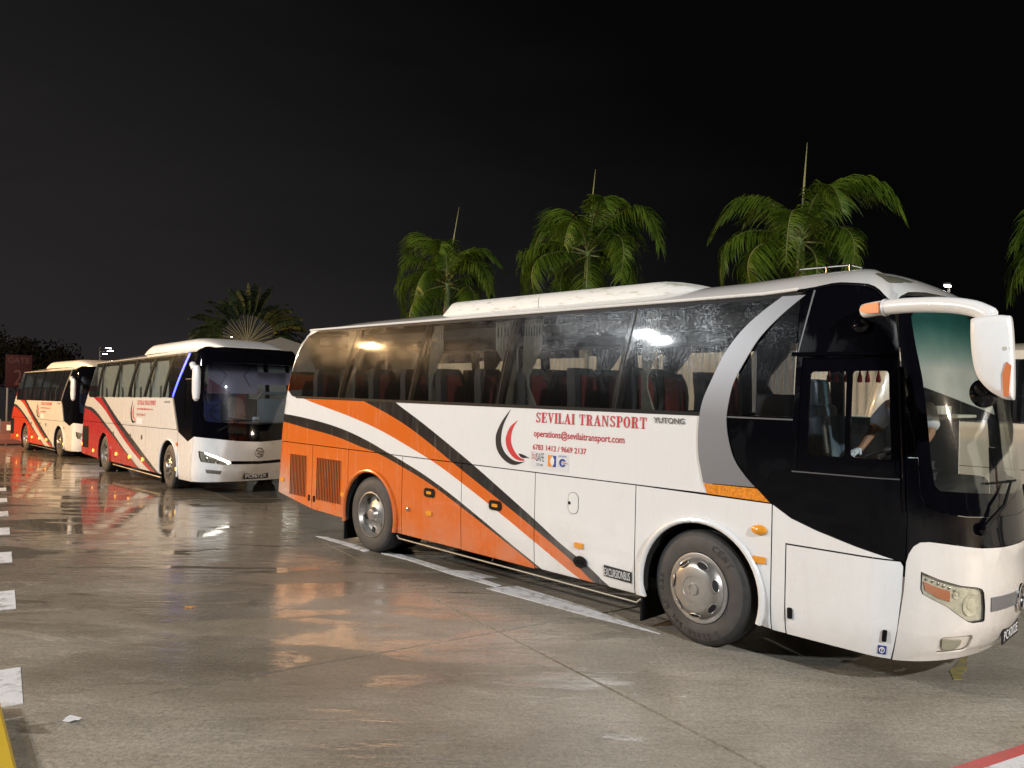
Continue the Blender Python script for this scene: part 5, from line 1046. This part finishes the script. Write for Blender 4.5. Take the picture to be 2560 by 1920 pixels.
    # inside
    for r_ in range(8):
        for y in (.36, 2.12): seat_block(c, -1.2 + .8 * r_ * (6 + d) / 6, y, False)
    if curt:
        for i in range(5): a = bots[i] if i < 5 else 5; curtain(c, bots[i - 1] + .1 if i else -1.5, bots[i] - .05, belt, 2.98, .16)
    mb = MB(); mb.box((S0 - .02, 1.25, 1.42), (.42, 1.7, .24), bev=.08); mb.build('dashboard', DASH, root)
    mb = MB(); mb.tube([Vector((S0 - .05, .62 + .23 * math.cos(t * math.pi / 12), 1.78 + .18 * math.sin(t * math.pi / 12))) for t in range(25)], .016, 6, cap=False); mb.build('steering_wheel', DASH, root)
    mb = MB(); mb.box((S0 - .75, .62, 1.85), (.14, .5, .9), bev=.05); mb.box((S0 - .5, .62, 1.45), (.48, .5, .14), bev=.04); mb.build('driver_seat', BANN, root)
    if detail:
        mb = MB(); mb.prism(rrect(0, 0, 1.12, .68, .01), lambda a, b, dd: (S0 - .02 + dd, .30 + a, 2.20 + b), 0, .006); bn = mb.build('hanging_banner', BANNER, root)
        mb = MB(); mb.prism([(0, 0), (.5, 0), (0, .32)], lambda a, b, dd: (S0 - .008 + dd, .31 + a, 2.21 + b), 0, .003); mb.build('banner_corner', BANR, bn)
        mb = MB(); mb.tube([(S0, .45, 2.85), (S0, .7, 2.60), (S0, .55, 2.35)], .01, 5); mb.tube([(S0, 1.3, 2.85), (S0, 1.1, 2.60), (S0, 1.25, 2.35)], .01, 5); mb.build('banner_pattern', BANR, bn)
        mb = MB(); mb.prism(rrect(0, 0, .9, .30, .01), lambda a, b, dd: (S0 - .5 + dd, 1.55 + a, 2.42 + b), 0, .006); mb.build('hanging_banner', BANNER, root)
        mb = MB(); mb.box((S0 - .3, 1.95, 1.75), (.06, .8, .7), bev=.03); mb.tube([(S0 - .25, 1.55, 2.1), (S0 - .15, 1.6, 2.22), (S0 - .15, 2.3, 2.22)], .035, 8); mb.build('cab_partition', CABP, root)
        mb = MB(); mb.box((S0 + .1, 1.35, 1.62), (.1, .14, .12), bev=.02); mb.build('tissue_box', PLATEW, root)
    return c
F2 = [(.28, 7.42), (.5, 7.52), (.9, 7.55), (1.3, 7.53), (2.5, 7.40), (3.0, 7.25), (3.3, 7.0)]
R2_ = [(.5, -2.69), (1.42, -2.55), (1.9, -2.36), (2.3, -1.95), (2.7, -1.68), (3.07, -1.5)]
C2 = modern_coach('white_red_coach', (-11.488, 21.772, gz(-11.488, 21.772) + .005), -.840, .0187, 'white coach with red stripes, blue light strip and lit headlamp, middle of the row', 5.42, 6.98, F2, R2_, 2.09, 'PC9672X', True, (.52, .035, .035), True, True)
d3 = -.93
C3 = modern_coach('cream_red_coach', (-19.339, 30.648, gz(-19.339, 30.648) + .005), -.779, .014, 'cream lit coach with red stripes, rearmost of the row beside the gate sign', 4.53, 6.05, [(a, b + d3) for a, b in F2], [(.5, -2.40), (1.3, -2.32), (1.94, -1.85), (2.4, -1.45), (2.8, -1.15), (3.07, -1.0)], 1.98, '', False, (.62, .06, .02), False, False)
# ------------------------------------------------------------------ cream coach on the far side, mostly hidden
def plain_coach(loc, yaw):
    sh = Shape(6.7, [(.3, 7.3), (.9, 7.45), (1.3, 7.42), (2.9, 7.1), (3.2, 6.9)], [(.4, -2.6), (1.4, -2.6), (2.4, -2.4), (3.05, -2.2)], belt=1.95); c = coach_root('cream_coach', loc, yaw, 0, 'cream coach with a curved maroon sweep, seen past the near windscreen at the right edge', sh); root = c['root']
    CR = livery('paint_cream', (.66, .60, .48), [([(-3, 2.5), (3.8, 2.5), (4.4, 2.0), (5.0, 1.2), (5.2, .1)], (.16, .06, .05)), ([(-3, 2.5), (3.6, 2.5), (4.1, 2.0), (4.7, 1.2), (4.95, .1)], (.66, .60, .48))], dirt=.25)
    part(c, 'lower_side_panel', [(-4, .4), (-.6, .35), *arc(0, .5, .6, 196, -16, 14), (4.4, .34), *arc(5.0, .5, .6, 196, -16, 14), (6.9, .33), (6.95, 1.28), (-4, 1.28)], CR)
    part(c, 'upper_side_panel', [(-4, 1.29), (6.95, 1.29), (6.9, 1.94), (-4, 1.94)], CR)
    part(c, 'rear_pillar', [(-4, 1.95), (-1.9, 1.95), (-1.75, 3.0), (-4, 3.0)], CR)
    for i in range(5): part(c, 'window_pane', rrect(-1.85 + 1.65 * i, 1.97, -.25 + 1.65 * i, 2.86, .05), GLASS1D, 0, .006)
    part(c, 'window_header', [(-1.8, 2.87), (6.9, 2.87), (6.9, 3.0), (-1.8, 3.0)], CR)
    for i in range(6): part(c, 'window_pillar', [(-1.92 + 1.65 * i, 1.95), (-1.80 + 1.65 * i, 1.95), (-1.80 + 1.65 * i, 2.87), (-1.92 + 1.65 * i, 2.87)], BLACKM, -.004, .03)
    part(c, 'windscreen', [(6.95, 1.35), (8.2, 1.35), (8.2, 2.9), (6.95, 2.9)], GLASS1D, 0, .008, both=True); part(c, 'front_bumper', [(6.95, .33), (8.2, .33), (8.2, 1.34), (6.95, 1.34)], CR, both=True)
    far_side_and_frame(c, ((0, .6), (5, .6)), -2.4, 6.5, .3, CR, [-1.9, .5, 3.0, 5.5], GLASS1D)
    roof(c, 'roof', [(-4, 3.0), (8.2, 3.0)], [(-2, 3.15), (6.4, 3.18)], -1.9, 6.3, CR)
    for x_ in (0, 5.0): wheel(c, x_, .03, .51, 'disc'); wheel(c, x_, 2.47, .51, 'disc', flip=True)
plain_coach((7.37, 10.87, .0), YAW1)
# ------------------------------------------------------------------ hoarding behind the coaches
HOARD = pm('hoarding_cream', (.60, .57, .48), .6, vary=.2, vscale=1.5); HOARD2 = pm('hoarding_post', (.30, .29, .26), .6)
hd_ = Vector((.7086, -.7056, 0)); hn = Vector((.7056, .7086, 0)); ho = Vector((BX, BY, 0)) + hn * 8.2
hw = empty('hoarding', tuple(ho + Vector((0, 0, gz(ho.x, ho.y)))), label='long pale corrugated hoarding standing behind the near coach', cat='hoarding')
_hm = None
for k in range(-6, 9):
    p = hd_ * (k * 2.0); w0 = ho + p; dz = gz(w0.x, w0.y) - gz(ho.x, ho.y)
    if _hm is None:
        mb = MB(); n = 48
        for z in (0, 3.15):
            for i in range(n + 1): a = -.97 + 1.94 * i / n; d = .022 if (i % 4) in (0, 1) else 0; mb.v.append(tuple(hd_ * a + hn * d + Vector((0, 0, z))))
        mb.f = [(i, i + 1, i + n + 2, i + n + 1) for i in range(n)]; mb.m = [0] * n; _hm = mb.build('hoarding_panel', HOARD, hw, smooth=False); o = _hm
        mb = MB(); M_ = Matrix.Rotation(math.atan2(hd_.y, hd_.x), 3, 'Z'); mb.box((0, 0, 1.6), (.07, .07, 3.3), mat=M_); _hp = mb.build('post', HOARD2, hw)
        po = _hp
    else:
        o = _hm.copy(); COL.objects.link(o); o.parent = hw; po = _hp.copy(); COL.objects.link(po); po.parent = hw
    o.location = (p.x, p.y, dz); q = p + hd_ * 1.0; po.location = (q.x, q.y, dz)
# ------------------------------------------------------------------ white marquee roof glimpsed beyond
mq = empty('white_marquee', (-8.6, 28.5, gz(-8.6, 28.5)), .5, 'white marquee glimpsed between the middle and near coaches below the fan palm', 'marquee')
mb = MB(); mb.add([(-3, -3, 3.2), (3, -3, 3.2), (3, 3, 3.2), (-3, 3, 3.2), (0, 0, 4.4)], [(0, 1, 4), (1, 2, 4), (2, 3, 4), (3, 0, 4)]); mb.build('roof', HOARD2, mq, smooth=False)
mb = MB(); mb.add([(-3, -3, .6), (3, -3, .6), (3, -3, 3.2), (-3, -3, 3.2)], [(0, 1, 2, 3)]); mb.build('side_wall', HOARD2, mq, smooth=False)
for x_ in (-3, 3):
    for y_ in (-3, 3): mb = MB(); mb.tube([(x_, y_, 0), (x_, y_, 3.2)], .05, 8); mb.build('pole', POLE, mq)
# ------------------------------------------------------------------ palms
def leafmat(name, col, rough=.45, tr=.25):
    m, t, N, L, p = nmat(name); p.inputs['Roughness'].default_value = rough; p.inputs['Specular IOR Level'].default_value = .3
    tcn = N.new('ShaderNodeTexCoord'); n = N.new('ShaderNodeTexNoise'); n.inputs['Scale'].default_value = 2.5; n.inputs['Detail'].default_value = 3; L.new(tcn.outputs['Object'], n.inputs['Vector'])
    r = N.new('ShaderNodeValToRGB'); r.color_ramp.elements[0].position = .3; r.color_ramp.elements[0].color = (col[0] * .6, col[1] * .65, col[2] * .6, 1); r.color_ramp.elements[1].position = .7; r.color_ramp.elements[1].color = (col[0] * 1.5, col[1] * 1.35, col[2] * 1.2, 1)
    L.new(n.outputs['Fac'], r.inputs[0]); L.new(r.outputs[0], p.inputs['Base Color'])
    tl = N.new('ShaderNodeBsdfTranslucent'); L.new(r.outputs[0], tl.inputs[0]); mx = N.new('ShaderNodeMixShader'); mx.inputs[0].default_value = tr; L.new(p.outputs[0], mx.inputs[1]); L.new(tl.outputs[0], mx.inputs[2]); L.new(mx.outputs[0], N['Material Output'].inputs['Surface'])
    return m
PALM = leafmat('palm_leaflet', (.085, .150, .016)); RACH = pm('palm_rachis', (.16, .17, .05), .5); TRUNK = pm('palm_trunk', (.20, .18, .15), .85, vary=.3); SPEAR = pm('palm_spear', (.25, .26, .11), .5); SHAFT = pm('palm_crownshaft', (.09, .15, .03), .4)
def frond_mesh(rnd, ln, rise, droop):
    """frond in its own xz plane growing along +x; plume of leaflets hanging from the rachis"""
    mb = MB(); n = 18; pts = []
    for i in range(n + 1):
        t = i / n; pts.append(Vector((ln * (t - .30 * t ** 3 * droop), .06 * math.sin(t * 3), ln * (rise * t - (rise * .55 + .62 * droop) * t ** 2.3))))
    mb.tube(pts, [.035 * (1 - .85 * i / n) for i in range(n + 1)], 5, 1)
    NL = 84
    for i in range(NL):
        t = .10 + .90 * i / (NL - 1); f = t * n; a = min(int(f), n - 1); p = pts[a].lerp(pts[a + 1], f - a); tg = (pts[a + 1] - pts[a]).normalized()
        L_ = (.48 + .48 * math.sin(math.pi * min(t * .92 + .12, 1)) ** .8) * ln * .31 * rnd.uniform(.75, 1.2); w = .021 * ln / 3.2 * 1.3
        for s_ in (-1, 1):
            el = rnd.uniform(-.9, .75); sd = Vector((0, s_, 0)); upv = Vector((0, 0, 1))
            d0 = (sd * (.75 + .2 * rnd.random()) + tg * (.42 + .3 * t) + upv * (.35 + el * .6)).normalized(); q = p; vs = []; m_ = 4
            side = (tg * .8 + upv * .3 + d0.cross(tg) * .3).normalized()
            for k in range(m_ + 1):
                u = k / m_; ww = w * (1 - u ** 2.2) * (.55 + .9 * min(u * 3, 1) * .5) + .001; vs += [q - side * ww, q + side * ww]
                d0 = (d0 + Vector((rnd.uniform(-.05, .05), rnd.uniform(-.05, .05), -.36 - .34 * droop * u))).normalized(); q = q + d0 * (L_ / m_)
            mb.add(vs, [(2 * k, 2 * k + 1, 2 * k + 3, 2 * k + 2) for k in range(m_)], 0)
    return mb
rnd = random.Random(3)
FR = []
for v in range(5): o = frond_mesh(rnd, 2.75, .72 + .10 * v, .80 + .12 * (v % 3)).build('frond', [PALM, RACH], None, smooth=True, ang=80, tri=True); FR.append(o.data); bpy.data.objects.remove(o)
def royal_palm(x, y, zc, scale, spear, lean, label, seed, nf=14, up=.34):
    r_ = random.Random(seed); g = gz(x, y); t = empty('royal_palm', (x, y, g), 0, label, 'palm tree', 'palms in a row behind the coaches'); H = zc - g
    mb = MB(); mb.tube([(0, 0, -.1), (.02, 0, H * .3), (.0, .02, H * .6), (0, 0, H - 1.0)], [.24, .19, .2, .13], 12); mb.build('trunk', TRUNK, t)
    mb = MB(); mb.tube([(0, 0, H - 1.05), (0, 0, H - .6), (0, 0, H + .05)], [.12, .11, .06], 10); mb.build('crownshaft', SHAFT, t)
    mb = MB(); mb.tube([(0, 0, H - .1), (lean * spear * .5, 0, H + spear * .55), (lean * spear, 0, H + spear)], [.04, .026, .004], 6); mb.build('spear_leaf', SPEAR, t)
    n = nf
    for k in range(n):
        o = bpy.data.objects.new('frond', FR[(k * 2 + seed) % 5]); link(o, t); a = 2.4 * k + r_.uniform(-.2, .2); pitch = -up + (1.15 + up) * (k / n) ** 1.15 + r_.uniform(-.14, .14)
        o.location = (0, 0, H - .05 - .25 * k / n); o.rotation_euler = (r_.uniform(-.15, .15), pitch, a); s = scale * r_.uniform(.74, 1.10); o.scale = (s, s, s)
    return t
royal_palm(-2.3, 26.6, 6.1, 1.16, 2.5, .13, 'royal palm with upright spear leaf, left of the three whole palms', 1, 15, .52)
royal_palm(2.15, 22.6, 6.55, 1.10, 2.3, .07, 'royal palm with upright spear leaf, between two other palms', 4, 16, .56)
royal_palm(7.25, 19.5, 6.45, 1.02, 2.3, .05, 'royal palm with the tallest spear leaf, above the front of the near coach', 8, 16, .56)
royal_palm(13.9, 17.6, 5.9, 1.08, 2.2, .1, 'royal palm cut off by the right edge of the picture', 12, 20, .25)
# ------------------------------------------------------------------ traveller's palm
TLEAF = leafmat('traveller_leaf', (.014, .025, .007), .6); TLEAF2 = leafmat('traveller_leaf_yellow_lit', (.085, .08, .02), .45); STALK = pm('traveller_stalk', (.06, .056, .024), .6)  # second leaf colour is a brighter copy, for the few leaves catching light
TX, TY = -10.0, 29.0; tg_ = gz(TX, TY); tp = empty('travellers_palm', (TX, TY, tg_), 0, 'fan shaped palm with pale radiating stalks behind the middle coach', 'palm tree')
bz = 2.225 + .0555 * TY - tg_
mb = MB(); mb.tube([(0, 0, -.1), (0, 0, bz * .6), (0, 0, bz - .1)], [.2, .17, .2], 10); mb.build('trunk', TRUNK, tp)
rnd = random.Random(11); NLV = 31
for k in range(NLV):
    a = R(8 + 164 * k / (NLV - 1)) + rnd.uniform(-.05, .05); d = Vector((math.cos(a), .05 * (-1) ** k, math.sin(a))).normalized(); l1 = 1.08 * rnd.uniform(.88, 1.08); l2 = 1.08 * rnd.uniform(.8, 1.25)
    if abs(math.cos(a)) > .8: l2 *= 1.15
    mb = MB(); mb.tube([(0, .02 * (-1) ** k, 0), tuple(d * l1 * .5), tuple(d * l1)], [.055, .028, .018], 5, 1)
    w = .27; side = d.cross(Vector((0, 1, 0))).normalized(); roll = rnd.uniform(.55, 1.35) * (1 if k % 2 else -1); side = (side * math.cos(roll) + Vector((0, 1, 0)) * math.sin(roll)).normalized(); q = d * l1; dd = d.copy(); NS = 9; prevL = prevR = None
    for j in range(NS + 1):
        u = j / NS; ww = w * math.sin(math.pi * min(.12 + u * .88, 1)) ** .55 * (1 - .2 * u); nq = q
        for s_ in (-1, 1):
            if j < NS and rnd.random() > .05:
                q2 = q + dd * (l2 / NS) * .93; w2 = w * math.sin(math.pi * min(.12 + (u + 1 / NS) * .88, 1)) ** .55 * (1 - .2 * u); tip = rnd.uniform(-.06, .03)
                mb.add([q, q2, q2 + side * s_ * w2 + Vector((0, 0, tip - .03)), q + side * s_ * ww + Vector((0, 0, tip - .03))], [(0, 1, 2, 3)])
        q = q + dd * (l2 / NS); dd = (dd + Vector((0, rnd.uniform(-.02, .02), -.09 - .12 * u))).normalized()
    o = mb.build('leaf', [TLEAF2 if (k in (3, 4, 6) or k == 8) else TLEAF, STALK], tp, ang=80, tri=True); o.location = (0, 0, bz)
# ------------------------------------------------------------------ dark trees far left
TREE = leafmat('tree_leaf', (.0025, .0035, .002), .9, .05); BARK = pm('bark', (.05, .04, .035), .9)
def broad_tree(x, y, h, r, label, seed):
    rn = random.Random(seed); g = gz(x, y); t = empty('broad_tree', (x, y, g), 0, label, 'tree', 'dark trees beyond the yard')
    mb = MB(); mb.tube([(0, 0, -.2), (.1, 0, h * .25), (0, .1, h * .5)], [.35, .26, .16], 9)
    cl = []
    for k in range(16):
        a = rn.uniform(0, 6.28); e_ = rn.uniform(-.15, 1.0); rr = r * rn.uniform(.35, .95); p = Vector((math.cos(a) * rr, math.sin(a) * rr, h * .60 + e_ * h * .32 * (1 - .35 * (rr / r) ** 2))); cl.append((p, r * rn.uniform(.26, .45)))
        mb.tube([(0, .05, h * .35), tuple(Vector((0, 0, h * .45)).lerp(p, .5) + Vector((0, 0, -.2))), tuple(p)], [.12, .07, .03], 6)
    mb.build('trunk', BARK, t)
    mb = MB()
    for p, cr_ in cl:
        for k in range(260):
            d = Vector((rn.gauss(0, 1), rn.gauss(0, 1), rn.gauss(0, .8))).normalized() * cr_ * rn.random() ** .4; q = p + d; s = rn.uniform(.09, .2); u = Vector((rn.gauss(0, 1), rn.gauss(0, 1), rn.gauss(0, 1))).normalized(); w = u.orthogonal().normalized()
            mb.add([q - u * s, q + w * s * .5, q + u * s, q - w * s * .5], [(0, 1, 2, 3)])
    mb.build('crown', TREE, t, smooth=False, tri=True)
broad_tree(-40.5, 56, 7.4, 4.6, 'dark broad tree above the gate sign, tallest at the left edge', 2)
broad_tree(-35.5, 57, 5.8, 3.3, 'dark broad tree behind the roof of the rearmost coach', 5)
broad_tree(-35, 66, 4.2, 2.8, 'low dark tree right of the others, left of the lamp cluster', 9)
# ------------------------------------------------------------------ gate sign, bollard barrier
SIGN = pm('gate_sign_maroon', (.012, .002, .006), .7, spec=.1); SIGNT = pm('gate_sign_letter', (.035, .018, .024), .7, spec=.1)
gs = empty('gate_sign', (-24.86, 38.0, gz(-24.86, 38)), .35, 'tall maroon sign board reading GATE 2 behind the rearmost coach', 'sign')
gz0 = 2.225 - gs.location.z
mb = MB(); mb.box((.42, 0, gz0 + .46), (1.15, .07, 1.62), bev=.01); bd = mb.build('board', SIGN, gs)
for x_ in (-.05, .9): mb = MB(); mb.tube([(x_, .06, 0), (x_, .06, gz0 + 1.2)], .05, 8); mb.build('post', POLE, gs)
flat_text('gate_lettering', 'GATE', lambda a, b: (-.05 + .92 * a, -.04, gz0 + .86 + .28 * b), SIGNT, bd, .0); flat_text('gate_number', '2', lambda a, b: (.22 + .36 * a, -.04, gz0 - .22 + .75 * b), SIGNT, bd, .0)
BARR = pm('barrier_red', (.10, .02, .018), .6)
bq = empty('traffic_barrier', (-22.5, 35.4, gz(-22.5, 35.4)), .3, 'low red water filled barrier left of the rearmost coach', 'barrier')
mb = MB(); mb.prism([(-.3, 0), (.3, 0), (.3, .18), (.14, .45), (.11, 1.0), (-.11, 1.0), (-.14, .45), (-.3, .18)], lambda a, b, d: (d, a, b), -.8, .8); mb.build('barrier_body', BARR, bq, smooth=False)
mb = MB(); mb.box((-.4, -.16, .72), (.3, .02, .25)); mb.box((.4, -.16, .72), (.3, .02, .25)); mb.build('reflector', PLATEW, bq, smooth=False)
for x_ in (-.85, .85): mb = MB(); mb.tube([(x_, 0, 0), (x_, 0, 1.1)], .05, 8); mb.build('end_post', POLE, bq)
